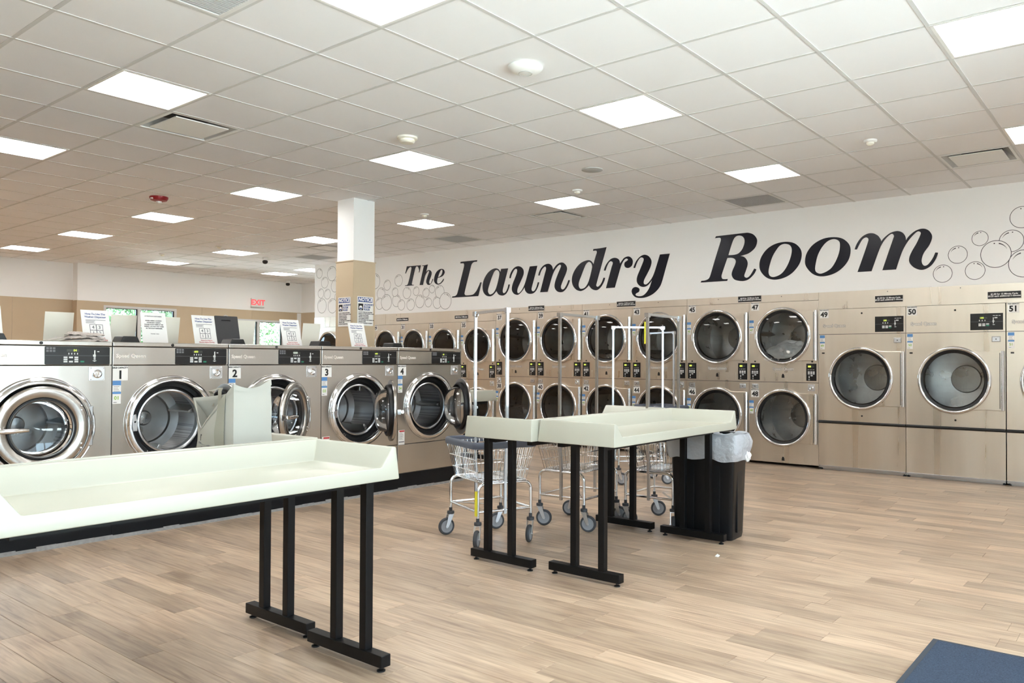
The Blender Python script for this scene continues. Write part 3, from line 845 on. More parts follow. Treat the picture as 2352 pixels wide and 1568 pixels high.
# ---- column behind the washers
col_ = place('column', box_mesh('column', 'white_paint', -7.695, -7.395, 5.712, 6.012, 0, CEIL + .02), kind='structure')
for q in ((-7.705, -7.395, 5.702, 5.712), (-7.395, -7.385, 5.702, 6.022), (-7.705, -7.695, 5.712, 6.022), (-7.695, -7.395, 6.012, 6.022)):
    place('wall_panel', box_mesh('wall_panel', 'tan_panel', *q, 0, TAN_Z), col_)
place('panel_cap', MB().box(-7.712, -7.378, 5.695, 6.029, TAN_Z, TAN_Z + .012).mesh('panel_cap', 'tan_panel'), col_)
place('corner_bead', box_mesh('corner_bead', 'tan_panel', -7.402, -7.382, 5.699, 5.719, 0, TAN_Z), col_)

# ---- plinth under the washers
PX_ = -5.945
pl = place('trim_plinth', box_mesh('trim_plinth', 'plinth_black', -7.33, PX_, -1.1, 6.05, 0, .163), kind='structure')
for a, b in ((-1.1, 1.03), (1.034, 2.49), (2.494, 3.90), (3.904, 6.05)):
    place('rubber_base', box_mesh('rubber_base', 'plinth_black', PX_, PX_ + .006, a, b, .022, .16), pl)
cb = MB()
y = -1.1
while y < 6.05:
    w = .02 + .012 * RND.random()
    cb.box(PX_, PX_ + .004 + w * .3, y, min(y + .12, 6.05), 0, w)
    y += .12
place('caulk_line', cb.mesh('caulk_line', 'caulk'), pl)

# ---- outdoors
ground = place('ground', box_mesh('ground', 'asphalt', -60, 40, -40, 50, -.4, -.125), kind='structure')


def foliage(name, boxes, count, size, m, seed, **kw):
    r = random.Random(seed)
    b = MB()
    for k in range(count):
        x0, x1, y0, y1, z0, z1 = boxes[k % len(boxes)]
        c = Vector((r.gauss(.5, .28) * (x1 - x0) + x0, r.random() * (y1 - y0) + y0, r.random() * (z1 - z0) + z0))
        u = Vector((r.gauss(0, 1), r.gauss(0, 1), r.gauss(0, 1))).normalized()
        w = u.cross(Vector((r.gauss(0, 1), r.gauss(0, 1), r.gauss(0, 1)))).normalized()
        s = size * r.uniform(.6, 1.3)
        b.add([c - u * s, c + w * s * .45, c + u * s, c - w * s * .45], [(0, 1, 2, 3)])
    me = bpy.data.meshes.new(name)
    me.from_pydata(b.v, [], b.f)
    me.materials.append(MATS[m])
    return me


for (y0, y1, x, h, m, sd, lab) in ((8.1, 9.75, -21.2, 3.2, 'leaf_b', 3, 'bright pale green shrub outside the far window, beside its first pane'),
                                   (10.0, 11.8, -22.2, 3.4, 'leaf_a', 4, 'darker green shrub outside the far window, behind the mullion')):
    t = empty('garden_shrub', (x, (y0 + y1) / 2, -.125), label=lab, cat='shrub', group='shrubs outside the far window')
    cy_ = (y0 + y1) / 2
    place('foliage', foliage('foliage', [(-1.0, 1.0, y0 - cy_, y1 - cy_, .1, h)], 5200, .085, m, sd), t, kind='stuff')
    place('stem', MB().tube([(0, 0, 0), (.05, .1, 1.0), (0, .2, 2.2)], .06, 8).mesh('stem', 'trunk'), t)
t = empty('flower_bank', (-22.5, 13.9, -.125), label='sloping planted bank with green shrubs and pink flowers seen through the exit door', cat='garden')
bk = MB()
n = 24
for i in range(n + 1):
    for j in range(n + 1):
        x, y = -2.6 + 5.2 * i / n, -2.2 + 4.4 * j / n
        z = max(0, 2.2 * (1 - i / n) + .25 * math.sin(3 * y) * (1 - i / n))
        bk.v.append((x, y, z))
for i in range(n):
    for j in range(n):
        a = i * (n + 1) + j
        bk.f.append((a, a + 1, a + n + 2, a + n + 1))
place('soil', bk.mesh('soil', 'rock', smooth=True), t)
place('foliage', foliage('foliage', [(-2.4, 1.5, -2.0, .4, .7, 2.5), (-2.4, .5, .2, 2.0, .9, 2.9)], 3800, .07, 'leaf_b', 8), t, kind='stuff')
place('blossom', foliage('blossom', [(-1.0, 1.6, .3, 2.0, .8, 1.9)], 420, .05, 'flower_pink', 9), t, kind='stuff')

# out-of-view blocks added to hide low sky and darken reflections in the washers
bl = place('sky_blocker', MB().box(30, 38, -38, 46, -.125, 4.6).box(-30, 30, -38, -30, -.125, 4.6).mesh('sky_blocker', 'blocker_dark'), kind='structure')

# ---- ceiling fittings
lp_f = MB()
for q in ((-.298, .298, -.298, -.279), (-.298, .298, .279, .298), (-.298, -.279, -.279, .279), (.279, .298, -.279, .279)):
    lp_f.box(*q, CEIL - .001, CEIL + .02)
lp_frame = lp_f.mesh('light_frame', 'white_plastic')
lp_diff = MB().prism([round_rect(-.279, .279, -.279, .279, .012)], CEIL + .004, CEIL + .018, 'xy').mesh('diffuser', 'lamp_diffuser')
named = {(0, -2): 'cut by the top edge of the picture above the fold tables', (0, 2): 'in the bay beside the ceiling access point', (0, 6): 'in the bay over the word Room on the wall',
         (4, 2): 'cut by the picture edge above the navy bubbles', (4, 6): 'at the picture edge beside a ceiling diffuser', (-4, -2): 'with an air diffuser at its corner, above washer 1',
         (-4, 2): 'in the bay beyond the round smoke detector', (-4, 6): 'in the bay over the word Laundry on the wall', (-8, -2): 'cut by the side edge of the picture, above the first washer',
         (-8, 2): 'between the column top and the air diffuser', (-8, 6): 'just beyond the column top, over the word The', (-12, 2): 'close behind the red fire strobe', (-12, 6): 'half hidden behind the column',
         (-16, 2): 'third in line behind the red fire strobe', (-16, 6): 'beside the small dome camera', (-20, 2): 'at the far side over the tan pilaster', (-20, 6): 'above the far window with a diffuser beside it',
         (-20, 10): 'far away over the exit sign', (-18, 10): 'far away, clipped by the bubble wall'}
for i, j in LIGHTS:
    lab = 'square ceiling light panel ' + named.get((i, j), 'behind the camera over the entrance side')
    t = empty('ceiling_light', (GX + (i + .5) * GT, GY + (j + .5) * GT, 0), label=lab, cat='ceiling light', group='square light panels in the ceiling grid')
    place('light_frame', lp_frame, t)
    place('diffuser', lp_diff, t)
df = MB()
for q in ((-.298, .298, -.298, -.27), (-.298, .298, .27, .298), (-.298, -.27, -.27, .27), (.27, .298, -.27, .27)):
    df.box(*q, CEIL, CEIL + .012)
df_frame = df.mesh('diffuser_frame', 'white_plastic')
co = MB()
for s in range(4):
    a, b = PI / 2 * s, PI / 2 * (s + 1)
    c = lambda r, t: (r * 1.414 * math.cos(t + PI / 4), r * 1.414 * math.sin(t + PI / 4))
    co.add([(*c(.27, a), CEIL + .006), (*c(.27, b), CEIL + .006), (*c(.17, b), CEIL + .09), (*c(.17, a), CEIL + .09)], [(0, 1, 2, 3)])
df_cone = co.mesh('throat', 'grey_plastic')
df_back = box_mesh('duct', 'black_gasket', -.2, .2, -.2, .2, CEIL + .088, CEIL + .095)
df_plate = box_mesh('deflector_plate', 'white_plastic', -.215, .215, -.215, .215, CEIL - .004, CEIL + .004, .002)
dn = {(-5, -1): 'near the first row of ceiling lights above washer 1', (3, 7): 'high over the bubbles beside dryer 50', (-5, 7): 'over the word Laundry', (-13, 7): 'close behind the column', (-20, 7): 'far off above the window'}
for c in DIFFUSERS:
    t = empty('air_diffuser', (GX + (c[0] + .5) * GT, GY + (c[1] + .5) * GT, 0), label='white square ceiling air diffuser ' + dn[c], cat='air vent', group='air diffusers in the ceiling grid')
    place('diffuser_frame', df_frame, t)
    place('throat', df_cone, t)
    place('duct', df_back, t)
    place('deflector_plate', df_plate, t)
gr = MB()
for k in range(28):
    x = -.27 + .54 * k / 27
    gr.box(x - .004, x + .004, -.272, .272, CEIL + .002, CEIL + .012)
gr_bars = gr.mesh('grille_bars', 'grey_plastic')
gr_back = box_mesh('grille_back', 'grey_plastic', -.272, .272, -.272, .272, CEIL + .012, CEIL + .018)
gn = {(-1, -3): 'cut by the top edge of the picture', (-1, 8): 'over the word Room', (-9, 8): 'over the word The', (-15, 8): 'far away behind the column'}
for c in GRILLES:
    t = empty('return_grille', (GX + (c[0] + .5) * GT, GY + (c[1] + .5) * GT, 0), label='grey square return air grille in the ceiling ' + gn[c], cat='air vent', group='return grilles in the ceiling grid')
    place('grille_frame', df_frame, t)
    place('grille_bars', gr_bars, t)
    place('grille_back', gr_back, t)
# wifi access point
t = empty('wifi_access_point', (-3.203, 3.801, CEIL), label='round white dome access point on the ceiling tile nearest the camera', cat='access point')
place('dome', MB().lathe([(.105, 0), (.112, -.006), (.112, -.012), (.10, -.026), (.07, -.040), (.03, -.046), (0, -.047)], 40, axis='z').mesh('dome', 'white_plastic', smooth=True), t, (0, 0, .002))
place('logo_ring', MB().lathe([(.040, -.0455), (.043, -.0435), (.045, -.0460), (.042, -.0475)], 40, axis='z', closed=True).mesh('logo_ring', 'grey_plastic', smooth=True), t)
# smoke detector
t = empty('smoke_detector', (-5.024, 4.423, CEIL), label='cream round smoke detector between the access point and the column', cat='smoke detector')
place('base_ring', MB().lathe([(.085, .003), (.085, -.012), (.078, -.016), (0, -.016)], 32, axis='z').mesh('base_ring', 'cream_card', smooth=True), t)
place('chamber', MB().lathe([(.062, -.016), (.064, -.034), (.052, -.046), (0, -.048)], 32, axis='z').mesh('chamber', 'cream_card', smooth=True), t)
# ceiling speaker
t = empty('ceiling_speaker', (-4.427, 6.274, CEIL), label='flat grey round speaker grille flush in the ceiling', cat='speaker')
place('grille', MB().lathe([(.105, .003), (.105, -.003), (.098, -.006), (0, -.007)], 36, axis='z').mesh('grille', 'grey_plastic', smooth=True), t)
# motion sensors
ms_base = MB().lathe([(.055, .003), (.055, -.008), (.045, -.016), (0, -.017)], 24, axis='z').mesh('sensor_base', 'white_plastic', smooth=True)
ms_lens = MB().lathe([(.032, -.016), (.03, -.030), (.018, -.040), (0, -.043)], 20, axis='z').mesh('sensor_lens', 'cream_card', smooth=True)
for x, y, w in ((-5.092, 6.936, 'behind the flat round speaker grille'), (-7.505, 6.907, 'over the lettering beside the column top'), (-1.963, 6.854, 'nearest the word Room, alone in its tile'),
                (-14.123, 6.732, 'far away above the tan pilaster'), (-12.37, 6.824, 'far away beside the dome camera')):
    t = empty('motion_sensor', (x, y, CEIL), label='small white round ceiling sensor ' + w, cat='sensor', group='small white ceiling sensors')
    place('sensor_base', ms_base, t)
    place('sensor_lens', ms_lens, t)
# fire strobe
t = empty('fire_strobe', (-9.188, 4.332, CEIL), label='red round fire alarm strobe on the ceiling', cat='fire alarm')
place('housing', MB().lathe([(.10, .003), (.098, -.015), (.085, -.038), (.05, -.048), (0, -.048)], 32, axis='z').mesh('housing', 'red_plastic', smooth=True), t)
place('strobe_lens', MB().lathe([(.032, -.046), (.030, -.066), (.016, -.078), (0, -.080)], 20, axis='z').mesh('strobe_lens', 'white_plastic', smooth=True), t)
for sx in (-1, 1):
    place('lettering', text_mesh('FIRE', .028, 'ink_white', .0006), t, (sx * .052 - .02, -.086, -.028), (.5, 0, YAW))
# dome cameras
for x, y, w in ((-13.116, 8.133, 'between two far light panels'), (-16.6, 10.9, 'over the exit sign')):
    t = empty('dome_camera', (x, y, CEIL), label='small security camera with black eye on the ceiling ' + w, cat='security camera', group='ceiling security cameras')
    place('collar', MB().lathe([(.055, .003), (.055, -.03), (.045, -.045), (0, -.045)], 24, axis='z').mesh('collar', 'white_plastic', smooth=True), t)
    place('eye', MB().lathe([(0, -.042), (.022, -.040), (.045, -.055), (.05, -.075), (.04, -.10), (.02, -.112), (0, -.114)], 24, axis='z').mesh('eye', 'black_plastic', smooth=True), t)

# ---- exit sign over the glass door
t = empty('exit_sign', (WX0, 10.335, 2.512), PI / 2, label='white exit sign with red EXIT lettering above the glass door', cat='exit sign')
place('housing', box_mesh('housing', 'white_plastic', -.165, .165, -.05, 0, 0, .205, .006), t)
place('lettering', text_mesh('EXIT', .175, 'exit_red', .006), t, (0, -.052, .102))
place('bottom_trim', box_mesh('bottom_trim', 'grey_plastic', -.165, .165, -.056, 0, -.012, 0), t)

# ================================================================== DRYERS
def bez(p0, p1, p2, p3, n):
    out = []
    for k in range(n):
        t = k / n
        u = 1 - t
        out.append(tuple(u ** 3 * a + 3 * u * u * t * b + 3 * u * t * t * c + t ** 3 * d for a, b, c, d in zip(p0, p1, p2, p3)))
    return out


def door_outline(r, ex, ez):
    a0 = math.radians(68)
    pts = []
    n = 44
    for k in range(n + 1):
        t = a0 + (2 * PI - 2 * a0) * k / n
        pts.append((r * math.cos(t), r * math.sin(t)))
    p = (r * math.cos(a0), -r * math.sin(a0))
    tx = (math.sin(a0), math.cos(a0))
    pts += bez(p, (p[0] + tx[0] * .09, p[1] + tx[1] * .09), (ex - .14, -ez), (ex, -ez), 8)[1:]
    pts += [(ex, -ez), (ex, ez)]
    q = bez((p[0], -p[1]), (p[0] + tx[0] * .09, -p[1] - tx[1] * .09), (ex - .14, ez), (ex, ez), 8)[1:]
    pts += q[::-1]
    return pts


def label_set(num, cap):
    """white number label: plate, caption and numeral"""
    return (box_mesh('number_label', 'paper', -.052, .052, -.0016, 0, -.052, .052),
            text_mesh(num, .082 if len(num) < 3 else .06, 'ink_black', .0035), text_mesh(cap, .0165, 'ink_black', .0009))


LABEL_PLATE = box_mesh('number_label', 'paper', -.052, .052, -.0016, 0, -.052, .052)
TAG_PLATE = box_mesh('usage_tag', 'paper', -.029, .029, -.0012, 0, -.083, .083)
tb = MB().box(-.029, .029, -.0018, -.0012, .050, .083).box(-.029, .029, -.0018, -.0012, -.012, .004)
TAG_BANDS = tb.mesh('blue_band', 'tag_blue')
tl = MB()
for k in range(4):
    tl.box(-.022, -.022 + (.04, .03, .036, .042)[k], -.0017, -.0012, .040 - k * .011, .043 - k * .011)
tl.box(-.022, .0, -.0017, -.0012, -.074, -.070)
TAG_LINES = tl.mesh('fine_print', 'ink_grey')
LOGO = text_mesh('Speed Queen', .048, 'badge_silver', .0016)
LOGO_EDGE = text_mesh('Speed Queen', .048, 'ink_grey', .0036)
LOGO_W = text_mesh('Speed Queen', .038, 'badge_silver', .0013)
LOGO_W_EDGE = text_mesh('Speed Queen', .038, 'ink_grey', .0030)


def add_label(t, num, cap, x, z):
    p = place('number_label', LABEL_PLATE, t, (x, 0, z))
    place('number', text_mesh(num, .082, 'ink_black', .0030), p, (0, -.0022, -.013))
    place('caption', text_mesh(cap, .0150, 'ink_black', .0007), p, (0, -.0022, .040))


def add_tag(t, num, x, z):
    p = place('usage_tag', TAG_PLATE, t, (x, 0, z))
    place('blue_band', TAG_BANDS, p)
    place('fine_print', TAG_LINES, p)
    place('tag_number', text_mesh(num, .036, 'ink_green', .0008), p, (0, -.0022, -.042))


def add_logo(t, x, z, w=False):
    p = place('badge', LOGO_W_EDGE if w else LOGO_EDGE, t, (x, -.0015, z))
    place('badge_lettering', LOGO_W if w else LOGO, p, (0, -.0012, 0))


def stack_meshes(W, H, du, dl, r):
    ex, ez = W / 2 - .041, r * .853
    b = MB()
    h = W / 2 - .0015
    rh = r - .02
    b.prism([[(-h, .035), (h, .035), (h, H - .002), (-h, H - .002)], circle(rh, 48, 0, dl)[::-1], circle(rh, 48, 0, du)[::-1]], 0, .02)
    b.box(-h, -h + .015, .02, .9, .035, H).box(h - .015, h, .02, .9, .035, H).box(-h, h, .02, .9, H - .02, H - .002).box(-h, h, .88, .9, .035, H).box(-h, h, .02, .9, .035, .05)
    m = dict(body=b.mesh('body', 'dryer_steel'))
    m['seam'] = box_mesh('seam', 'black_gasket', -h, h, -.0006, .001, -.0025, .0025)
    m['drum'] = MB().lathe([(rh, .005), (rh, .05), (W / 2 - .03, .08), (W / 2 - .03, .62), (.16, .66), (.15, .64), (0, .64)], 48, caps=False).mesh('drum', 'drum_steel', smooth=True)
    rb = MB()
    for k in range(3):
        a = .5 + 2 * PI * k / 3
        R1 = W / 2 - .035
        c, s = math.cos(a), math.sin(a)
        rb.prism([[((R1) * c - .03 * -s, R1 * s - .03 * c), ((R1 - .07) * c, (R1 - .07) * s), (R1 * c + .03 * -s, R1 * s + .03 * c)]], .12, .6)
    m['rib'] = rb.mesh('drum_ribs', 'drum_steel')
    dm = MB().prism([door_outline(r - .004, ex, ez), circle(r - .03, 48)[::-1]], -.026, -.001)
    m['door'] = dm.mesh('door', 'dryer_steel', .0035, 2)
    m['ring'] = MB().lathe([(r - .040, -.020), (r - .038, -.036), (r - .022, -.044), (r - .006, -.038), (r, -.024), (r - .002, -.010), (r - .03, -.008)], 64, closed=True).mesh('door_ring', 'chrome', smooth=True, angle=1.2)
    m['gasket'] = MB().lathe([(r - .075, -.012), (r - .06, -.026), (r - .040, -.030), (r - .038, -.006), (r - .072, .012)], 56, closed=True).mesh('gasket', 'black_gasket', smooth=True)
    m['glass'] = MB().lathe([(r - .055, -.022), (r * .6, -.030), (r * .25, -.034), (0, -.035)], 48, caps=False).mesh('window_glass', 'door_glass', smooth=True)
    hd = MB().prism([[(-.014, -.024), (-.010, -.040), (.006, -.046), (.018, -.036), (.020, -.020), (-.014, -.020)]], -ez, ez, 'xy')
    m['handle'] = hd.mesh('handle', 'bright_rail', .002)
    m['slot'] = box_mesh('handle_slot', 'black_gasket', -.020, -.014, -.028, -.024, -ez + .02, ez - .02)
    return m, ex


cp = MB()
CTL = box_mesh('control_panel', 'panel_black', -.061, .061, -.004, 0, -.104, .104)
for k in range(3):
    cp.box(-.042 + k * .03, -.020 + k * .03, -.0055, -.004, -.008, .010)
    cp.box(-.042 + k * .03, -.020 + k * .03, -.0055, -.004, -.026, -.012)
cp.box(-.008, .016, -.0055, -.004, -.048, -.034).box(-.030, -.024, -.0055, -.004, -.076, -.040).box(-.036, -.018, -.0055, -.004, -.094, -.086).box(-.032, -.020, -.0065, -.004, -.066, -.052)
for k in range(4):
    cp.box(-.04 + k * .022, -.034 + k * .022, -.0055, -.004, .024, .036)
CTL_KEYS = cp.mesh('keypad', 'key_white')
CTL_LCD = box_mesh('display', 'lcd_green', -.040, -.004, -.0055, -.004, .058, .080)
CTL_LCD2 = box_mesh('display', 'lcd_off', -.003, .034, -.0055, -.004, .058, .080)
DOT = MB().lathe([(.0105, 0), (.0105, -.004), (.007, -.006), (0, -.006)], 16).mesh('lock', 'black_plastic')
LINT_LOCK = MB().prism([[(-.016, -.022), (.020, -.022), (.018, -.012), (.016, .010), (.006, .026), (-.006, .026), (-.014, .008)]], -.006, 0).mesh('lint_lock', 'black_plastic')
lint = MB()
for q in ((-.26, .26, .046, .049), (-.26, .26, -.049, -.046), (-.26, -.257, -.046, .046), (.257, .26, -.046, .046)):
    lint.box(q[0], q[1], -.004, 0, q[2], q[3])
lint.box(-.257, .257, -.0015, 0, -.046, .046)
COIN = MB().prism([[(-.042, -.03), (.042, -.03), (.042, .03), (-.042, .03)]], -.004, 0).mesh('coin_box', 'satin_chrome', .002)
COIN_IN = box_mesh('coin_door', 'zinc', -.033, .033, -.006, -.004, -.022, .022, .0015)
COIN_DOT = MB().lathe([(.006, -.005), (.006, -.008), (0, -.008)], 12).mesh('coin_lock', 'black_plastic')
COIN_SQ = MB().prism([round_rect(-.053, .053, -.05, .05, .006)], -.004, 0).mesh('coin_plate', 'zinc', .0015)
COIN_RING = MB().lathe([(.030, -.004), (.031, -.016), (.024, -.020), (.022, -.014), (.016, -.012), (.014, -.018), (0, -.018)], 28).mesh('coin_lock_ring', 'chrome', smooth=True)
cbm = MB()
for sx in (-1, 1):
    for sz in (-1, 1):
        cbm.lathe([(.006, -.004), (.005, -.008), (0, -.009)], 10, (sx * .042, 0, sz * .04))
cbm.box(-.002, .002, -.0195, -.018, -.008, .008)
COIN_BOLTS = cbm.mesh('bolts', 'chrome')
LINT = {}


def coin(t, x, z, rnd, s=1.):
    if rnd:
        p = place('coin_plate', COIN_SQ, t, (x, 0, z), scale=(s, 1, s))
        place('coin_lock_ring', COIN_RING, p)
        place('bolts', COIN_BOLTS, p)
    else:
        p = place('coin_box', COIN, t, (x, 0, z))
        place('coin_door', COIN_IN, p)
        place('coin_lock', COIN_DOT, p)


def stack_dryer(x0, x1, up, lo, spec, M_, label, rounds):
    W, H, du, dl, r, seam, ctl, lint_z, cap, lint_low = spec
    m, ex = M_
    k = W / .88
    t = empty('stack_dryer', ((x0 + x1) / 2, DRY_Y, 0), label=label, cat='dryer', group='stacked dryers along the lettered wall')
    t.scale = ((x1 - x0) / W, 1, 1)
    place('body', m['body'], t)
    place('seam', m['seam'], t, (0, 0, seam))
    for i, (z, num) in enumerate(((du, up), (dl, lo))):
        place('drum', m['drum'], t, (0, 0, z))
        place('drum_ribs', m['rib'], t, (0, 0, z), (0, RND.uniform(0, 2), 0))
        d = place('door', m['door'], t, (0, 0, z))
        place('door_ring', m['ring'], d)
        place('gasket', m['gasket'], d)
        place('window_glass', m['glass'], d)
        h = place('handle', m['handle'], d, (ex + .008, 0, 0))
        place('handle_slot', m['slot'], d, (ex + .004, 0, 0))
    for sx, x in ((-1, -.362 * k), (1, .352 * k)):
        p = place('control_panel', CTL, t, (x, 0, ctl))
        place('keypad', CTL_KEYS, p)
        place('display', CTL_LCD, p)
        place('display', CTL_LCD2, p)
        place('lock', DOT, t, (x + (.0 if sx < 0 else .01), 0, ctl + .128))
    if k not in LINT:
        LINT[k] = lint.mesh('lint_panel', 'dryer_steel')
    for z in (lint_z, lint_low):
        p = place('lint_panel', LINT[k], t, (0, 0, z), scale=(k, 1, 1))
        place('lint_lock', LINT_LOCK, p, (.0, 0, .012 if z > .5 else 0))
    add_logo(t, 0, ctl + .036)
    coin(t, -.362 * k, seam - .058, rounds[0], .8)
    coin(t, .352 * k, seam - .060, rounds[1], .8)
    add_label(t, up, cap, -.362 * k, H - .046)
    add_label(t, lo, cap, -.362 * k, seam - .143)
    add_tag(t, up, -W / 2 + .03, H - .304)
    add_tag(t, lo, -W / 2 + .03, seam - .320)
    return t


S45 = (.88, 2.020, 1.596, .59, .357, 1.026, 1.153, 1.091, '45LB CAPACITY', .084)
S30 = (.78, 1.915, 1.522, .545, .305, .966, 1.100, 1.045, '30LB CAPACITY', .080)
M45 = stack_meshes(*S45[:5])
M30 = stack_meshes(*S30[:5])
xs = [-3.287, -4.171, -5.056, -5.919, -6.787, -7.648, -8.497]
info45 = [('47', '48', 'stainless stacked dryer numbered 47 and 48 with white laundry in its upper drum', (0, 1)), ('45', '46', 'stainless stacked dryer numbered 45 and 46 behind the trash bin', (0, 0)),
          ('43', '44', 'stainless stacked dryer numbered 43 and 44 behind the yellow-tagged cart rack', (0, 1)), ('41', '42', 'stainless stacked dryer 41 and 42 behind the second cart rack pole', (0, 0)),
          ('39', '40', 'stainless stacked dryer 39 and 40 crossed by the second cart rack', (0, 1)), ('37', '38', 'stainless stacked dryer numbered 37 and 38, last of the wide ones', (1, 0))]
for k, (u, l, lab, rn) in enumerate(info45):
    stack_dryer(xs[k + 1], xs[k], u, l, S45, M45, lab, rn)
xs = [-8.497, -9.289, -10.057, -10.789, -11.55, -12.43, -13.30]
info30 = [('35', '36', 'small stacked dryer numbered 35 and 36 seen beyond the last washer'), ('33', '34', 'small stacked dryer 33 above the control panel of the last washer'),
          ('31', '32', 'small stacked dryer 31 second from the column, above the last washer'), ('29', '30', 'small stacked dryer close beside the column'),
          ('27', '28', 'small stacked dryer hidden behind the column'), ('25', '26', 'small stacked dryer at the far end of the row, past the column')]
for k, (u, l, lab) in enumerate(info30):
    stack_dryer(xs[k + 1], xs[k], u, l, S30, M30, lab, (1, 1))

# ---- single large dryers 49, 50, 51
W, H, r = .98, 1.905, .367
b = MB()
h = W / 2 - .0015
b.prism([[(-h, .05), (h, .05), (h, H - .002), (-h, H - .002)], circle(r - .02, 48, 0, 1.089)[::-1]], 0, .02)
b.box(-h, -h + .015, .02, .9, .05, H).box(h - .015, h, .02, .9, .05, H).box(-h, h, .02, .9, H - .02, H - .002).box(-h, h, .88, .9, .05, H).box(-h, h, .02, .9, .05, .065)
BIG = dict(body=b.mesh('body', 'dryer_steel'))
_, BEX = stack_meshes(W, 2.0, 1.4, .5, r)
BM = _
base = MB().box(-h, h, -.004, .02, .022, .05).box(-h + .01, h - .01, .03, .05, 0, .022)
BIG['base'] = base.mesh('base_rail', 'satin_chrome', .002)
feet = MB()
for x in (-h + .02, h - .02):
    feet.lathe([(.014, 0), (.014, .012), (.006, .014), (.006, .05)], 12, (x, .02, 0), axis='z')
BIG['feet'] = feet.mesh('leveling_feet', 'black_plastic')
BIG['rail'] = MB().tube([(-h, -.012, 0), (h, -.012, 0)], .017, 12).mesh('black_rail', 'black_plastic', smooth=True)
BIG['ctl'] = box_mesh('control_panel', 'panel_black', -.154, .154, -.004, 0, -.088, .088)
kp = MB()
for i in range(3):
    kp.box(-.075 + i * .036, -.047 + i * .036, -.0055, -.004, -.047, -.034)
    kp.box(-.075 + i * .036, -.047 + i * .036, -.0055, -.004, -.031, -.018)
    kp.box(-.07 + i * .026, -.062 + i * .026, -.0055, -.004, .006, .02)
kp.box(.075, .102, -.0055, -.004, .034, .046).box(.060, .068, -.0055, -.004, -.02, .044).box(.056, .074, -.007, -.004, -.004, .012).box(.058, .078, -.0055, -.004, -.036, -.03)
for i in range(3):
    kp.box(.06 + i * .026, .08 + i * .026, -.0055, -.004, .06, .066)
BIG['keys'] = kp.mesh('keypad', 'key_white')
BIG['line'] = box_mesh('panel_line', 'ink_grey', -.15, .15, -.0048, -.004, -.001, .001)
BIG['start'] = box_mesh('start_key', 'key_green', -.003, .025, -.006, -.004, -.047, -.034)
BIG['lcd'] = text_mesh('100', .026, 'lcd_green', .0008)
BIG['lcd2'] = box_mesh('display', 'lcd_off', -.028, .006, -.0052, -.004, .032, .048)
BIG['slot'] = box_mesh('slot', 'black_plastic', -.016, .016, -.001, .001, -.008, .008)
for k, (xr, num, lab) in enumerate(((-2.307, '49', 'large single stainless dryer 49, next to the stacked dryers'), (-1.325, '50', 'large single stainless dryer 50, middle one of the three wide dryers'),
                                    (-.338, '51', 'large single stainless dryer numbered 51 cut by the picture edge'))):
    t = empty('tumble_dryer', (xr - W / 2, DRY_Y, 0), label=lab, cat='dryer', group='large single dryers')
    place('body', BIG['body'], t)
    place('seam', BM['seam'], t, (0, 0, 1.606))
    place('drum', BM['drum'], t, (0, 0, 1.089))
    place('drum_ribs', BM['rib'], t, (0, 0, 1.089), (0, .7 + k, 0))
    d = place('door', BM['door'], t, (0, 0, 1.089))
    place('door_ring', BM['ring'], d)
    place('gasket', BM['gasket'], d)
    place('window_glass', BM['glass'], d)
    place('handle', BM['handle'], d, (BEX + .012, 0, 0))
    place('handle_slot', BM['slot'], d, (BEX + .008, 0, 0))
    p = place('control_panel', BIG['ctl'], t, (.314, 0, 1.713))
    place('keypad', BIG['keys'], p)
    place('panel_line', BIG['line'], p)
    place('start_key', BIG['start'], p)
    place('display_digits', BIG['lcd'], p, (-.045, -.005, .040))
    place('display', BIG['lcd2'], p)
    place('lock', DOT, t, (.012, 0, 1.846))
    place('lock', DOT, t, (.012, 0, .655))
    place('slot', BIG['slot'], t, (-.435, 0, 1.383))
    place('black_rail', BIG['rail'], t, (0, 0, .568))
    place('base_rail', BIG['base'], t)
    place('leveling_feet', BIG['feet'], t)
    coin(t, .403, 1.527, 0)
    add_logo(t, -.305, 1.706)
    add_label(t, num, '75LB CAPACITY', -.424, 1.853)
    add_tag(t, num, -.446, 1.512)

# ---- price signs on the header
SIGN = {}


def price(x, z, w, hgt, lines, size, lab):
    t = empty('price_sign', (x, DRY_Y - .002, z), label=lab, cat='price sign', group='price signs above the dryers')
    place('board', box_mesh('board', 'panel_black', -w / 2, w / 2, -.003, 0, -hgt / 2, hgt / 2), t)
    e = MB()
    for q in ((-w / 2 - .004, w / 2 + .004, hgt / 2, hgt / 2 + .004), (-w / 2 - .004, w / 2 + .004, -hgt / 2 - .004, -hgt / 2), (-w / 2 - .004, -w / 2, -hgt / 2, hgt / 2), (w / 2, w / 2 + .004, -hgt / 2, hgt / 2)):
        e.box(q[0], q[1], -.003, 0, q[2], q[3])
    place('border', e.mesh('border', 'badge_silver'), t)
    place('lettering', text_mesh(lines, size, 'ink_white', size * .022, line=.92), t, (0, -.0036, 0))


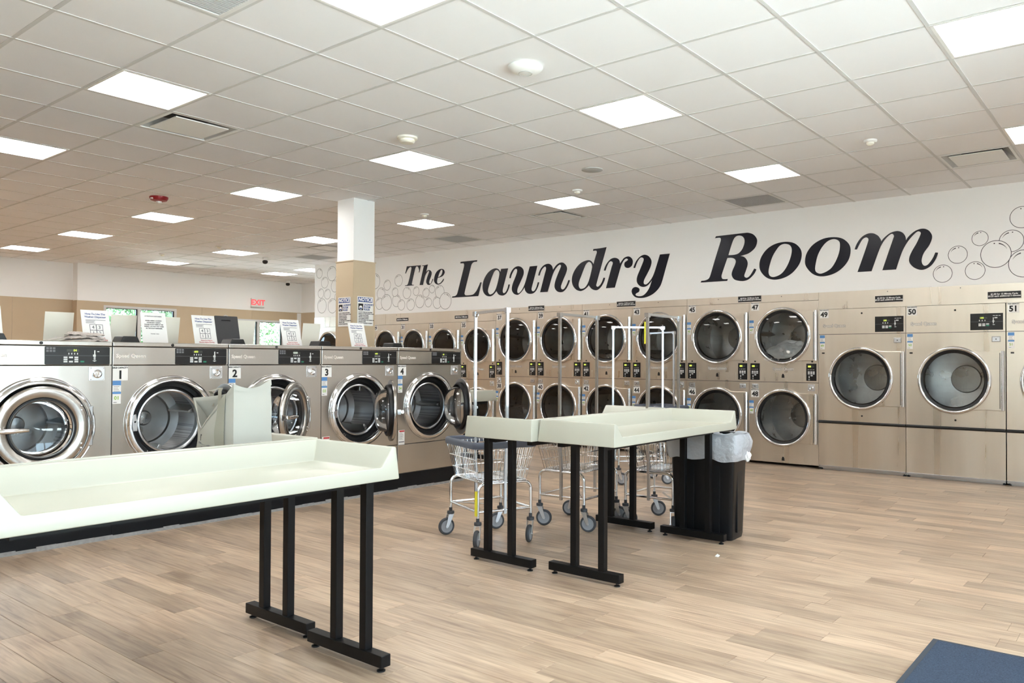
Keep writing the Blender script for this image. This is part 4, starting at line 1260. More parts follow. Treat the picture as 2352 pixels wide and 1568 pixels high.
A = '$1.00 for 15 Minute Cycle\n$0.25 each additional 5 minutes'
B = '$0.50 for 10 Minute Cycle\n$0.25 each additional 5 minutes'
C = '$0.25 for 5 Minutes'
price(-2.485, 2.000, .300, .072, A, .0235, 'black price sign between dryers 49 and 50')
price(-1.335, 1.990, .306, .072, A, .0235, 'black two-line price sign cut by the picture edge above dryer 51')
price(-4.166, 2.072, .310, .072, B, .0235, 'black price sign between dryers 45 and 47')
price(-6.02, 2.085, .310, .072, B, .0235, 'black two-line price sign under the word Laundry end, beside dryer 43')
price(-7.66, 2.085, .310, .072, B, .0235, 'black two-line price sign between the two nearest cart racks, beside dryer 39')
price(-9.27, 1.998, .310, .055, C, .034, 'black one-line price sign beside the first cart rack, above dryer 35')
price(-10.74, 1.998, .310, .055, C, .034, 'black one-line price sign nearest the column, above dryer 31')

# ---- laundry heap in dryer 47
t = empty('laundry_pile', (-3.729, DRY_Y + .17, 1.24), label='crumpled white laundry lying in the drum of dryer 47', cat='laundry')
for k, (dx, dy, dz, sx, sy, sz) in enumerate(((-.12, -.02, .10, .20, .16, .13), (.10, .0, .13, .22, .18, .14), (.02, .08, .17, .24, .16, .12), (.17, -.06, .10, .15, .12, .13))):
    bm = bmesh.new()
    bmesh.ops.create_icosphere(bm, subdivisions=4, radius=1)
    from mathutils import noise as NZ
    for v in bm.verts:
        p = v.co.copy()
        n = NZ.noise(p * 2.1 + Vector((k * 7, 3, 1))) * .28 + abs(NZ.noise(p * 5.3 + Vector((1, k * 5, 2)))) * .22
        v.co = Vector((p.x * sx, p.y * sy, p.z * sz)) * (1 + n)
    for f in bm.faces:
        f.smooth = True
    me = bpy.data.meshes.new('garment')
    bm.to_mesh(me)
    bm.free()
    me.materials.append(MATS['laundry_white'])
    place('garment', me, t, (dx, dy, dz))

# ================================================================== WASHERS
WF = -5.96
WW = .884
DZ, DXO = .815, -.012
h = WW / 2 - .003
b = MB()
b.prism([[(-h, .452), (h, .452), (h, 1.234), (-h, 1.234)], circle(.300, 56, DXO, DZ)[::-1]], 0, .012)
b.box(-h, -h + .012, .012, .93, .163, 1.37).box(h - .012, h, .012, .93, .163, 1.37).box(-h, h, .918, .93, .163, 1.37)
WM = dict(body=b.mesh('body', 'washer_steel'))
WM['skirt'] = MB().box(-h, h, -.004, .012, .164, .447).mesh('lower_panel', 'washer_steel', .003)
WM['fascia'] = MB().box(-h, h, -.003, .012, 1.240, 1.370).mesh('fascia', 'washer_steel', .003)
WM['lid'] = MB().box(-h, h, -.006, .935, 1.374, 1.405).mesh('top_lid', 'washer_steel', .004)
WM['gap'] = box_mesh('side_gap', 'black_gasket', -.004, .004, .004, .02, .163, 1.40)
WM['ring'] = MB().lathe([(.345, 0), (.344, -.010), (.338, -.016), (.334, -.013), (.330, -.020), (.318, -.032), (.304, -.034), (.294, -.024), (.290, .014), (.30, .014)], 72, closed=True).mesh('door_surround', 'chrome', smooth=True, angle=.9)
WM['recess'] = MB().lathe([(.293, .0), (.288, .022), (.26, .026), (.252, .040), (.228, .046), (.226, .08), (.29, .08)], 64, closed=True).mesh('recess_gasket', 'black_gasket', smooth=True)
WM['tubring'] = MB().lathe([(.240, .040), (.238, .026), (.228, .022), (.219, .028), (.217, .07), (.235, .07)], 64, closed=True).mesh('tub_ring', 'satin_chrome', smooth=True)
WM['drum'] = MB().lathe([(.225, .075), (.262, .082), (.264, .42)], 64, caps=False).mesh('drum', 'perforated_steel', smooth=True)
WM['drumback'] = MB().lathe([(.264, .42), (.20, .43), (.19, .445), (.06, .45), (.05, .435), (0, .43)], 48, caps=False).mesh('drum_back', 'drum_steel', smooth=True)
for m_ in (WM['drum'],):
    pass
rb = MB()
for k in range(3):
    a = .05 + 2 * PI * k / 3
    c, s = math.cos(a), math.sin(a)
    rb.prism([[(.262 * c + .03 * s, .262 * s - .03 * c), (.185 * c + .008 * s, .185 * s - .008 * c), (.185 * c - .008 * s, .185 * s + .008 * c), (.262 * c - .03 * s, .262 * s + .03 * c)]], .09, .42)
WM['ribs'] = rb.mesh('drum_lifters', 'drum_steel', .004)
WM['latch'] = MB().prism([[(-.016, -.062), (.018, -.062), (.018, -.02), (.024, .0), (.012, .03), (.008, .062), (-.010, .058), (-.016, .03)], circle(.007, 10, .002, .005)[::-1]], .010, .024).mesh('latch_plate', 'zinc', .002)
WM['rivet'] = MB().lathe([(.005, .022), (.004, .016), (0, .015)], 10).mesh('rivet', 'chrome')
# hinge block on the right
WM['hinge'] = MB().box(-.03, .004, -.05, -.012, -.14, .14).mesh('hinge', 'satin_chrome', .006)
# control panel
WM['ctl'] = MB().prism([round_rect(-.206, .206, -.062, .062, .008)], -.004, 0).mesh('control_panel', 'panel_black')
WM['line'] = box_mesh('panel_line', 'ink_grey', -.203, .203, -.0048, -.004, -.0008, .0008)
k_ = MB()
for i in range(3):
    for j in range(3):
        if (i, j) == (1, 1):
            continue
        k_.box(-.092 + i * .034, -.068 + i * .034, -.006, -.004, -.018 - j * .0145, -.007 - j * .0145)
for i in range(4):
    k_.box(-.062 + i * .018, -.056 + i * .018, -.005, -.004, .007, .019)
WM['keys'] = k_.mesh('keypad', 'key_white')
k_ = MB()
for i in range(3):
    for j in range(2):
        k_.box(-.198 + i * .020, -.183 + i * .020, -.0055, -.004, .024 + j * .018, .038 + j * .018)
WM['icons'] = k_.mesh('program_icons', 'ink_grey')
WM['start'] = box_mesh('start_key', 'key_green', .014, .038, -.006, -.004, -.047, -.036)
WM['lcdback'] = box_mesh('display', 'lcd_off', -.072, .006, -.0048, -.004, .027, .044)
s_ = MB().box(.102, .110, -.006, -.004, .004, .038).box(.094, .112, -.008, -.004, -.006, .008).box(.100, .104, -.006, -.004, -.030, -.006).box(.107, .111, -.006, -.004, -.030, -.006)
s_.prism([[(.090, -.034), (.120, -.034), (.105, -.042)]], -.006, -.004).box(.122, .136, -.0055, -.004, .026, .032)
WM['slot'] = s_.mesh('coin_slot_graphic', 'key_white')
WM['lidbox'] = MB().prism([[(-.075, 0), (.075, 0), (.052, .052), (-.052, .052)]], 0, .16).mesh('dispenser_lid', 'black_plastic', .006)
# door
Rc = (-.285, 0, 0)
WM['door'] = MB().lathe([(.284, .006), (.284, -.014), (.276, -.022), (.262, -.026), (.222, -.024), (.205, -.010), (.200, .008)], 64, Rc, closed=True).mesh('door', 'washer_steel', smooth=True, angle=.9)
WM['door_back'] = MB().lathe([(.282, .006), (.255, .012), (.24, .010), (.205, .010), (.205, .004), (.28, .004)], 56, Rc, closed=True).mesh('door_liner', 'dark_metal', smooth=True)
WM['door_seal'] = MB().lathe([(.240, .010), (.238, .036), (.228, .044), (.214, .042), (.206, .010), (.205, -.012), (.190, -.014), (.188, .012)], 56, Rc, closed=True).mesh('door_seal', 'black_gasket', smooth=True)
WM['bowl'] = MB().lathe([(.203, .006), (.200, .046), (.188, .10), (.165, .125), (.10, .135), (0, .138)], 48, Rc, caps=False).mesh('glass_bowl', 'bowl_glass', smooth=True)
WM['bowl_rim'] = MB().lathe([(.196, -.012), (.192, -.018), (.185, -.016), (.183, .0), (.19, .004)], 48, Rc, closed=True).mesh('bowl_rim', 'dark_metal', smooth=True)
hn = MB().box(-.575, -.535, -.052, -.022, -.022, .022).cyl((-.545, -.022, 0), (-.545, -.072, 0), .012, 12)
hn.tube([(-.560, -.068, 0), (-.50, -.074, 0), (-.44, -.074, 0), (-.385, -.070, 0)], .016, 10, rs=[.015, .018, .017, .012])
WM['handle'] = hn.mesh('door_handle', 'chrome', smooth=True, angle=.8)
dn_ = MB()
for z in (.115, .145, -.115, -.145):
    dn_.lathe([(.007, -.026), (.006, -.031), (0, -.032)], 12, (-.052, 0, z))
WM['nuts'] = dn_.mesh('hinge_bolts', 'chrome')
WM['warn'] = box_mesh('warning_label', 'paper', -.040, .040, -.0015, 0, -.076, .076)
WM['warn_red'] = box_mesh('red_band', 'ink_red', -.026, .038, -.002, -.0015, .056, .072)
w_ = MB()
for i in range(7):
    w_.box(-.034, -.034 + .064 * (.7 + .3 * ((i * 7) % 5) / 5), -.002, -.0015, .044 - i * .010, .047 - i * .010)
w_.box(-.034, .036, -.002, -.0015, -.046, -.036)
WM['warn_txt'] = w_.mesh('fine_print', 'ink_grey')

washers = [(-1, 'x', '', 0, 'stainless front-load washer cut by the side edge of the picture, door shut', None),
           (0, '', '04', 0, 'stainless front-load washer with its round door closed, beside washer 1', None),
           (1, '1', '600', 84, 'stainless front-load washer numbered 1 with door open behind the canvas bag', None),
           (2, '2', '0250', 34, 'stainless front-load washer numbered 2 with its door ajar', None),
           (3, '3', '600', 58, 'stainless front-load washer numbered 3 with its door swung open', 1),
           (4, '4', '60', 64, 'stainless front-load washer numbered 4 at the end of the row, door open', 1)]
for k, num, lcd, ang, lab, warn in washers:
    if k == -1:
        continue
    yc = 2.4931 + WW * (k - .5)
    t = empty('washing_machine', (WF, yc, 0), PI / 2, label=lab, cat='washing machine', group='row of front-load washers')
    place('body', WM['body'], t)
    place('lower_panel', WM['skirt'], t)
    place('fascia', WM['fascia'], t)
    place('top_lid', WM['lid'], t)
    place('side_gap', WM['gap'], t, (h + .002, 0, 0))
    place('door_surround', WM['ring'], t, (DXO, 0, DZ))
    place('recess_gasket', WM['recess'], t, (DXO, 0, DZ))
    place('tub_ring', WM['tubring'], t, (DXO, 0, DZ))
    place('drum', WM['drum'], t, (DXO, 0, DZ))
    place('drum_back', WM['drumback'], t, (DXO, 0, DZ))
    place('drum_lifters', WM['ribs'], t, (DXO, 0, DZ), (0, (.0, -.25, .6, .95, .05)[k % 5] if k else 0, 0))
    place('latch_plate', WM['latch'], t, (DXO - .262, 0, DZ))
    for a in (4.05, 4.13):
        place('rivet', WM['rivet'], t, (DXO + .272 * math.cos(a), 0, DZ + .272 * math.sin(a)))
    d = place('door', WM['door'], t, (DXO + .287, -.030, DZ), (0, 0, math.radians(ang)))
    place('door_liner', WM['door_back'], d)
    place('door_seal', WM['door_seal'], d)
    place('glass_bowl', WM['bowl'], d)
    place('bowl_rim', WM['bowl_rim'], d)
    place('door_handle', WM['handle'], d)
    place('hinge_bolts', WM['nuts'], d)
    place('hinge', WM['hinge'], t, (DXO + .318, 0.02, DZ))
    p = place('control_panel', WM['ctl'], t, (.216, -.003, 1.305))
    for nm, key in (('panel_line', 'line'), ('keypad', 'keys'), ('program_icons', 'icons'), ('start_key', 'start'), ('display', 'lcdback'), ('coin_slot_graphic', 'slot')):
        place(nm, WM[key], p)
    place('display_digits', text_mesh(lcd, .021, 'lcd_white' if k == 2 else 'lcd_green', .0006), p, (-.020 if k == 0 else -.045, -.0056, .0355))
    place('lock', DOT, t, (-.012, -.006, 1.389))
    coin(t, .339, 1.178, 1, .98)
    add_logo(t, -.312, 1.305, True)
    place('dispenser_lid', WM['lidbox'], t, (-.185, .30, 1.405))
    if num:
        add_label(t, num, '60LB CAPACITY', -.386, 1.179)
        add_tag(t, '0' + num, -.409, 1.043)
    if warn:
        p = place('warning_label', WM['warn'], t, (-.389, 0, .515))
        place('red_band', WM['warn_red'], p)
        place('fine_print', WM['warn_txt'], p)

# chase behind the washers
place('washer_chase', MB().box(-7.33, -6.895, -1.0, 6.03, .163, 1.402).mesh('washer_chase', 'washer_steel', .004), label='low stainless service chase running behind the washers', cat='service chase')


# ---- signs standing on the washers
def holder(x, y, lean, w, hgt, m, face, **kw):
    """paper in a bent holder; face=+1 looks to the folding tables (+X)"""
    t = empty('sign_holder', (x, y, 1.405), PI / 2 if face > 0 else -PI / 2, **kw)
    sh = place('sheet', box_mesh('sheet', m, -w / 2, w / 2, -.0015, .0015, 0, hgt), t, (0, 0, .004), (-lean, 0, 0))
    place('foot', MB().box(-w / 2, w / 2, -.004, .07, 0, .003).mesh('foot', 'window_glass'), t)
    return t, sh


hl = MB()
for k in range(4):
    hl.box(-.075, -.075 + (.15, .07, .06, .07)[k], -.0022, -.0016, .193 - k * .0085, .1965 - k * .0085)
HOW_LINES = hl.mesh('fine_print', 'ink_grey')
hg = MB()
for q in ((-.05, .05, .154, .158), (-.05, .05, .060, .064), (-.05, -.046, .064, .154), (.046, .05, .064, .154), (-.003, .003, .064, .154), (-.046, .046, .106, .111)):
    hg.box(q[0], q[1], -.0022, -.0016, q[2], q[3])
HOW_GRID = hg.mesh('box_grid', 'ink_grey')
HOW_RULE = MB().box(-.062, .062, -.0022, -.0016, .2405, .2418).box(-.068, .068, -.0022, -.0016, .2135, .2148).mesh('underline', 'ink_blue')
how = [(1.975, 'beside the picture edge'), (2.735, 'behind the folded grey towel'), (3.645, 'next to the black clipboard'), (4.53, 'above washer 3'), (5.345, 'in front of the column')]
for y, w in how:
    t, sh = holder(-6.80, y, .28, .212, .279, 'paper', 1, label='white sheet titled How To Use The Washer Dispenser, standing ' + w, cat='sign', group='dispenser instruction sheets')
    place('title', text_mesh('How To Use The\nWasher Dispenser', .0215, 'ink_blue', .0004, line=1.15), sh, (0, -.0022, .233))
    place('underline', HOW_RULE, sh)
    place('fine_print', HOW_LINES, sh)
    place('box_grid', HOW_GRID, sh)
    for n, x, z in (('4', -.024, .132), ('3', .024, .132), ('1', -.024, .084), ('2', .024, .084)):
        place('numeral', text_mesh(n, .036, 'ink_grey', .0008), sh, (x, -.0022, z))
    place('red_note', text_mesh('Please Put Soap In\nMachine Before Starting', .0145, 'ink_red', .0002, line=1.2), sh, (.005, -.0022, .035))
t, sh = holder(-6.80, 3.195, .24, .212, .279, 'paper', 1, label='white notice headed Attention Customers standing in front of the far window', cat='sign')
place('title', text_mesh('ATTENTION CUSTOMERS', .0125, 'ink_grey', .0004), sh, (0, -.0022, .245))
place('lettering', text_mesh('WHEN USING LAUNDRY\nDETERGENT SHEETS,\nPLEASE PLACE THEM IN THE\nBASKET. DO NOT PUT THEM\nIN THE SOAP DISPENSER.', .0125, 'ink_black', .0004, line=1.35), sh, (0, -.0022, .172))
place('thanks', text_mesh('THANK YOU!', .0115, 'ink_grey', .0003), sh, (0, -.0022, .090))
for y, w in ((2.555, 'nearest the picture edge, left of the folded towel'), (3.055, 'in front of the first window pane'), (3.435, 'behind the Attention notice'), (4.185, 'beside the black clipboard'), (4.94, 'left of the column')):
    holder(-7.12, y, .16, .212, .255, 'cream_card', -1, label='blank cream back of a sign sheet, ' + w, cat='sign', group='sign sheets seen from behind')
t = empty('clipboard', (-6.80, 3.862, 1.405), PI / 2, label='black upright clipboard with a slot handle between white sheets', cat='clipboard')
cbx = MB().prism([round_rect(-.112, .112, 0, .282, .006), round_rect(-.052, .038, .232, .244, .005)[::-1]], -.003, .003)
sh = place('board', cbx.mesh('board', 'clipboard_black'), t, (0, 0, .002), (-.24, 0, 0))
place('board_back', box_mesh('board_back', 'black_gasket', -.10, .10, .003, .004, .03, .26), sh)
place('hook', MB().tube([(-.02, .004, .284), (0, .004, .292), (.02, .004, .284)], .004, 6).mesh('hook', 'zinc'), sh)
# folded towel
t = empty('folded_towel', (-6.22, 2.395, 1.405), PI / 2, label='folded grey ribbed towel lying on the closed washer', cat='towel')
for k, (z, w, d, dx) in enumerate(((.0, .27, .15, 0), (.022, .26, .14, .01), (.044, .235, .13, .02))):
    bm = bmesh.new()
    bmesh.ops.create_grid(bm, x_segments=28, y_segments=12, size=1)
    vs_ = list(bm.verts)
    for v in vs_:
        u, q = v.co.x, v.co.y
        zz = .024 * max(0, (1 - abs(u) ** 6)) * max(0, (1 - abs(q) ** 6)) + .003 * math.sin(u * 14 + q * 5 + k) + .006 * math.sin(3 * u + k * 2)
        v.co = Vector((u * w / 2 + dx + .012 * math.sin(5 * q + k), q * d / 2, z + max(zz, -.0) + .002))
    for f in bm.faces:
        f.smooth = True
    me = bpy.data.meshes.new('towel_fold')
    bm.to_mesh(me)
    bm.free()
    me.materials.append(MATS['towel'])
    place('towel_fold', me, t)
tg = MB()
for i in range(10):
    u = i / 9
    tg.v += [(-.13 - .12 * u, -.05 + .02 * math.sin(4 * u), .026 * (1 - u) + .006), (-.13 - .12 * u, .06 - .03 * u, .03 * (1 - u) + .004)]
for i in range(9):
    tg.f.append((2 * i, 2 * i + 2, 2 * i + 3, 2 * i + 1))
place('loose_corner', tg.mesh('loose_corner', 'towel', smooth=True), t)

# ---- notice signs on the column
for ax, loc, rz, w in ((0, (-7.540, 5.700, 1.668), 0, 'narrow-looking laundry rules notice on the shaded face of the column'), (1, (-7.383, 5.875, 1.680), PI / 2, 'laundry rules notice with blue header on the brighter face of the column')):
    t = empty('notice_sign', loc, rz, label=w, cat='sign', group='laundry rules notices on the column')
    W2, H2 = .23, .34
    place('board', MB().prism([round_rect(-W2 / 2, W2 / 2, 0, H2, .008)], -.003, 0).mesh('board', 'paper'), t)
    place('blue_header', box_mesh('blue_header', 'ink_blue', -.105, .105, -.0036, -.003, .274, .330), t)
    place('header_lettering', text_mesh('NOTICE', .055, 'ink_white', .0018, shear=.15), t, (0, -.0042, .302))
    p = place('pictogram', box_mesh('pictogram', 'ink_black', -.100, -.032, -.0036, -.003, .178, .255), t)
    place('pictogram_drum', MB().prism([circle(.024, 20, -.066, .208)], -.0040, -.0036).mesh('pictogram_drum', 'paper'), p)
    place('pictogram_water', MB().prism([[(-.066 + .018 * math.cos(a), .206 + .018 * math.sin(a)) for a in [PI + PI * k / 10 for k in range(11)]]], -.0044, -.0040).mesh('pictogram_water', 'ink_blue'), p)
    place('title', text_mesh('LAUNDRY\nROOM\nRULES', .031, 'ink_blue', .0010, 'LEFT', line=.9), t, (-.022, -.0036, .217))
    place('rules', text_mesh('DO NOT OVERLOAD MACHINES\nREMOVE CLOTHES PROMPTLY FROM\nWASHERS AND DRYERS\nDISPOSE OF DETERGENT\nCONTAINERS PROPERLY\nNOT RESPONSIBLE FOR DAMAGE OR\nPERSONAL ITEMS\nIN CASE OF PROBLEM OR INJURY', .0135, 'ink_black', .0006, 'LEFT', line=1.35), t, (-.098, -.0036, .092))

# ================================================================== FOLDING TABLES
def tray_mesh(L, D):
    """front (low lip) at x=0 facing +X, back at x=-D, ends at y=0 and y=L, underside at z=0"""
    h, hl = .132, .056
    v = [(0, 0, 0), (0, L, 0), (-D, L, 0), (-D, 0, 0),
         (-.008, .012, h), (-.008, L - .012, h), (-D + .010, L - .012, h), (-D + .010, .012, h),
         (-.008, .032, h), (-.008, L - .032, h), (-D + .032, L - .032, h), (-D + .032, .032, h),
         (-.005, .088, hl), (-.005, L - .088, hl),
         (-.030, .092, hl - .010), (-.030, L - .092, hl - .010), (-D + .075, L - .080, hl - .014), (-D + .075, .080, hl - .014)]
    f = [(3, 2, 1, 0), (0, 1, 5, 9, 13, 12, 8, 4), (1, 2, 6, 5), (2, 3, 7, 6), (3, 0, 4, 7),
         (4, 8, 11, 7), (7, 11, 10, 6), (6, 10, 9, 5), (12, 13, 15, 14), (14, 15, 16, 17),
         (11, 17, 16, 10), (8, 12, 14), (8, 14, 17, 11), (13, 9, 15), (15, 9, 10, 16)]
    return MB().add(v, f).mesh('tray', 'laminate', .006, 3, smooth=True, angle=.35)


TD = .553
FOOT = box_mesh('foot_bar', 'black_iron', -.255, .255, -.025, .025, .022, .072, .003)
POST = box_mesh('leg', 'black_iron', -.021, .021, -.019, .019, .072, .802, .002)
LEVEL = MB().lathe([(.018, 0), (.018, .006), (.008, .010), (.008, .024)], 14, axis='z').mesh('leveling_foot', 'black_plastic')
APRON = {}


def fold_table(xf, y0, y1, legs, face, zt, fx, label):
    """xf: front edge; face=+1 front looks to +X, -1 to -X"""
    L = y1 - y0
    t = empty('folding_table', (xf - face * TD / 2, (y0 + y1) / 2, 0), 0 if face > 0 else PI, label=label, cat='table', group='laminate folding tables')
    key = round(L, 3)
    if key not in APRON:
        APRON[key] = tray_mesh(L, TD), MB().box(-.20, -.16, -L / 2 + .1, L / 2 - .1, .765, .80).box(.10, .14, -L / 2 + .1, L / 2 - .1, .765, .80).mesh('support_rail', 'black_iron')
    tr, ap = APRON[key]
    place('tray', tr, t, (TD / 2, -L / 2, zt))
    place('support_rail', ap, t, (0, 0, zt - .80))
    for ly in legs:
        yy = (ly - (y0 + y1) / 2) * face
        fxl = (fx - (xf - face * TD / 2)) * face
        place('foot_bar', FOOT, t, (fxl, yy, 0))
        for dx in (.125, -.075):
            place('leg', POST, t, (fxl + dx, yy, 0), scale=(1, 1, (zt - .072) / .73))
            pass
        for dx in (-.225, .225):
            place('leveling_foot', LEVEL, t, (fxl + dx, yy, 0))
    return t


POST.transform(Matrix.Translation((0, 0, 0)))
fold_table(-2.490, .725, 2.165, (.745, 2.140), 1, .797, -2.793, 'cream laminate folding table nearest the camera, low lip facing us')
fold_table(-3.615, .745, 2.195, (.765, 2.185), -1, .797, -3.374, 'cream folding table carrying the canvas bag, backed against the nearest table')
fold_table(-2.420, 3.655, 5.235, (3.768, 5.095), 1, .800, -2.700, 'cream folding table in front of the trash bin, low lip facing us')
fold_table(-3.527, 3.600, 5.215, (3.715, 5.125), -1, .800, -3.300, 'cream folding table standing over the laundry carts, backed to the bin-side table')
fold_table(-7.352, 6.10, 7.53, (6.25, 7.38), -1, .762, -7.09, 'cream folding table in the far aisle seen past the last washer')


# ================================================================== CANVAS BAG
def canvas_bag():
    t = empty('canvas_bag', (-3.385, 1.95, .838), label='off-white canvas tote bag slumped open on the folding table', cat='bag')
    o = Vector((-3.385, 1.95, .838))
    A = [Vector(p) - o for p in ((-3.225, 1.855, .838), (-3.225, 2.045, .838), (-3.555, 2.045, .838), (-3.555, 1.855, .838))]
    T = [Vector(p) - o for p in ((-3.222, 1.852, 1.178), (-3.228, 2.035, 1.196), (-3.69, 1.915, 1.10), (-3.475, 1.835, .965))]
    nz, ns = 12, 10
    b = MB()
    from mathutils import noise as NZ
    ring = []
    for k in range(nz + 1):
        f = k / nz
        row = []
        for s in range(4):
            for i in range(ns):
                g = i / ns
                lo = A[s].lerp(A[(s + 1) % 4], g)
                hi = T[s].lerp(T[(s + 1) % 4], g)
                p = lo.lerp(hi, f)
                c = Vector((-.0, 0, p.z))
                out = Vector((p.x, p.y, 0)).normalized()
                sag = math.sin(PI * f) * math.sin(PI * g)
                bul = .022 * sag if s != 0 else .010 * sag
                dip = -.030 * math.sin(PI * g) * f ** 5 if s == 0 else (-.02 * math.sin(PI * g) * f ** 5 if s == 1 else 0)
                w = NZ.noise(p * 11) * .006 * (.3 + f)
                row.append(p + out * (bul + w) + Vector((0, 0, dip)))
        ring.append(row)
    n = 4 * ns
    for row in ring:
        b.v += [tuple(p) for p in row]
    for k in range(nz):
        for i in range(n):
            j = (i + 1) % n
            b.f.append((k * n + i, k * n + j, (k + 1) * n + j, (k + 1) * n + i))
    b.f.append(tuple(range(n)))
    me = b.mesh('body', 'canvas', smooth=True, angle=1.2)
    bd = place('body', me, t)
    sm = bd.modifiers.new('thickness', 'SOLIDIFY')
    sm.thickness = .004
    hm = MB()
    top = ring[nz]
    low = ring[nz - 1]
    for i in range(n):
        out = Vector((top[i].x, top[i].y, 0)).normalized() * .004
        hm.v += [tuple(top[i] + out), tuple(top[i].lerp(low[i], .9) + out)]
    for i in range(n):
        j = (i + 1) % n
        hm.f.append((2 * i, 2 * j, 2 * j + 1, 2 * i + 1))
    place('hem', hm.mesh('hem', 'canvas', smooth=True), t)
    # straps on the front panel and a loop over the far rim
    f0 = lambda g, f: ring[int(round(f * nz))][3 * ns + int(round(g * ns)) % ns]
    st = MB()
    for g0, g1 in ((.62, .74),):
        pts = []
        for k in range(nz + 1):
            f = k / nz
            a = ring[k][3 * ns + int(g0 * ns)]
            c = ring[k][min(3 * ns + int(g1 * ns) + 1, n - 1)]
            pts.append((a + Vector((0, -.006, 0)), c + Vector((0, -.006, 0))))
        for a, c in pts:
            st.v += [tuple(a), tuple(c)]
        for k in range(len(pts) - 1):
            st.f.append((2 * k, 2 * k + 1, 2 * k + 3, 2 * k + 2))
    place('strap', st.mesh('strap', 'canvas_strap', smooth=True), t)
    m1 = T[1].lerp(T[2], .62)
    m2 = T[1].lerp(T[2], .78)
    lp = MB()
    path = [m1 + Vector((.0, -.012, -.075)), m1 + Vector((0, -.010, .0)), m1 + Vector((-.005, 0, .014)), m2 + Vector((0, 0, .012)), m2 + Vector((0, .012, 0)), m2 + Vector((0, .012, -.06))]
    for p in path:
        lp.v += [tuple(p + Vector((.016, 0, 0))), tuple(p + Vector((-.016, 0, 0)))]
    for k in range(len(path) - 1):
        lp.f.append((2 * k, 2 * k + 1, 2 * k + 3, 2 * k + 2))
    place('carry_loop', lp.mesh('carry_loop', 'canvas_strap', smooth=True), t)
    pr = place('print', text_mesh("Paul's", .040, 'ink_black', .0008), t, (-.045, -.113, .085), (0, .12, .0))
    place('print_line', text_mesh('EPISCOPAL CHURCH\nBRUNSWICK', .012, 'ink_grey', .0002, line=1.5), t, (-.05, -.113, .052), (0, .12, .0))


canvas_bag()


# ================================================================== LAUNDRY CARTS
def wire_basket():
    b = MB()
    r = .0024
    z0, z1 = .438, .690
    bx, by, tx, ty = .205, .185, .262, .232
    P3 = lambda u, v, f: (u * (bx + (tx - bx) * f), v * (by + (ty - by) * f), z0 + (z1 - z0) * f)
    nx, ny = 16, 14
    for k in range(nx + 1):
        u = -1 + 2 * k / nx
        for s in (-1, 1):
            b.tube([P3(u, s, 0), P3(u, s, 1)], r, 4)
        b.tube([P3(u, -1, 0), P3(u, 1, 0)], r, 4)
    for k in range(ny + 1):
        v = -1 + 2 * k / ny
        for s in (-1, 1):
            b.tube([P3(s, v, 0), P3(s, v, 1)], r, 4)
        b.tube([P3(-1, v, 0), P3(1, v, 0)], r, 4)
    for f in (0, .28, .62, 1):
        b.tube([P3(-1, -1, f), P3(1, -1, f), P3(1, 1, f), P3(-1, 1, f)], .0036, 5, closed=True)
    return b.mesh('basket', 'chrome')


SX, SY = .240, .205


def cart_frame():
    b = MB()
    for s in (-1, 1):
        path = [(s * SX, -SY, .175)]
        for k in range(7):
            a = PI / 2 * k / 6
            path.append((s * SX, -SY + .055 - .055 * math.cos(a), .375 + .055 * math.sin(a)))
        for k in range(7):
            a = PI / 2 * (1 - k / 6)
            path.append((s * SX, SY - .055 + .055 * math.cos(a), .375 + .055 * math.sin(a)))
        path.append((s * SX, SY, .175))
        b.tube(path, .0115, 10)
        b.tube([(s * SX, -SY, .240), (s * SX, SY, .240)], .0095, 8)
    for v in (-SY, SY):
        b.tube([(-SX, v, .240), (SX, v, .240)], .0095, 8)
        b.tube([(-SX + .0, v * .6, .428), (SX, v * .6, .428)], .008, 8)
    b.tube([(-SX, -SY, .240), (0, 0, .240)], .007, 6)
    return b.mesh('frame', 'chrome', smooth=True, angle=1.0)


def cart_rack():
    b = MB()
    Xr = .268
    for s in (-1, 1):
        b.tube([(s * SX * 1.02, 0, .215), (s * SX * 1.02, 0, .44), (s * Xr, 0, .70), (s * Xr, 0, 1.640)], .0135, 4)
        b.box(s * Xr - .02, s * Xr + .02, -.016, .016, 1.618, 1.652)
    b.tube([(-Xr, 0, 1.640), (Xr, 0, 1.640)], .0135, 4)
    for s in (-1, 1):
        b.tube([(s * Xr, 0, 1.605), (s * (Xr - .035), 0, 1.640)], .008, 5)
    return b.mesh('hanging_rack', 'satin_chrome')


def cart_bumper():
    b = MB()
    tx, ty = .272, .242
    pts = []
    for cx_, cy_, a0 in ((tx - .05, ty - .05, 0), (-tx + .05, ty - .05, 90), (-tx + .05, -ty + .05, 180), (tx - .05, -ty + .05, 270)):
        for k in range(5):
            a = math.radians(a0 + 90 * k / 4)
            pts.append((cx_ + .05 * math.cos(a), cy_ + .05 * math.sin(a)))
    m = len(pts)
    prof = [(-.012, -.026), (.010, -.022), (.014, 0), (.010, .020), (0, .026), (-.012, .020)]
    for x, y in pts:
        n = Vector((x, y, 0)).normalized()
        for o, z in prof:
            b.v.append((x + n.x * o, y + n.y * o, .696 + z))
    q = len(prof)
    for i in range(m):
        j = (i + 1) % m
        for k in range(q):
            l = (k + 1) % q
            b.f.append((i * q + k, j * q + k, j * q + l, i * q + l))
    return b.mesh('bumper', 'bumper_grey', smooth=True, angle=1.0)


CART = dict(basket=wire_basket(), frame=cart_frame(), rack=cart_rack(), bumper=cart_bumper())
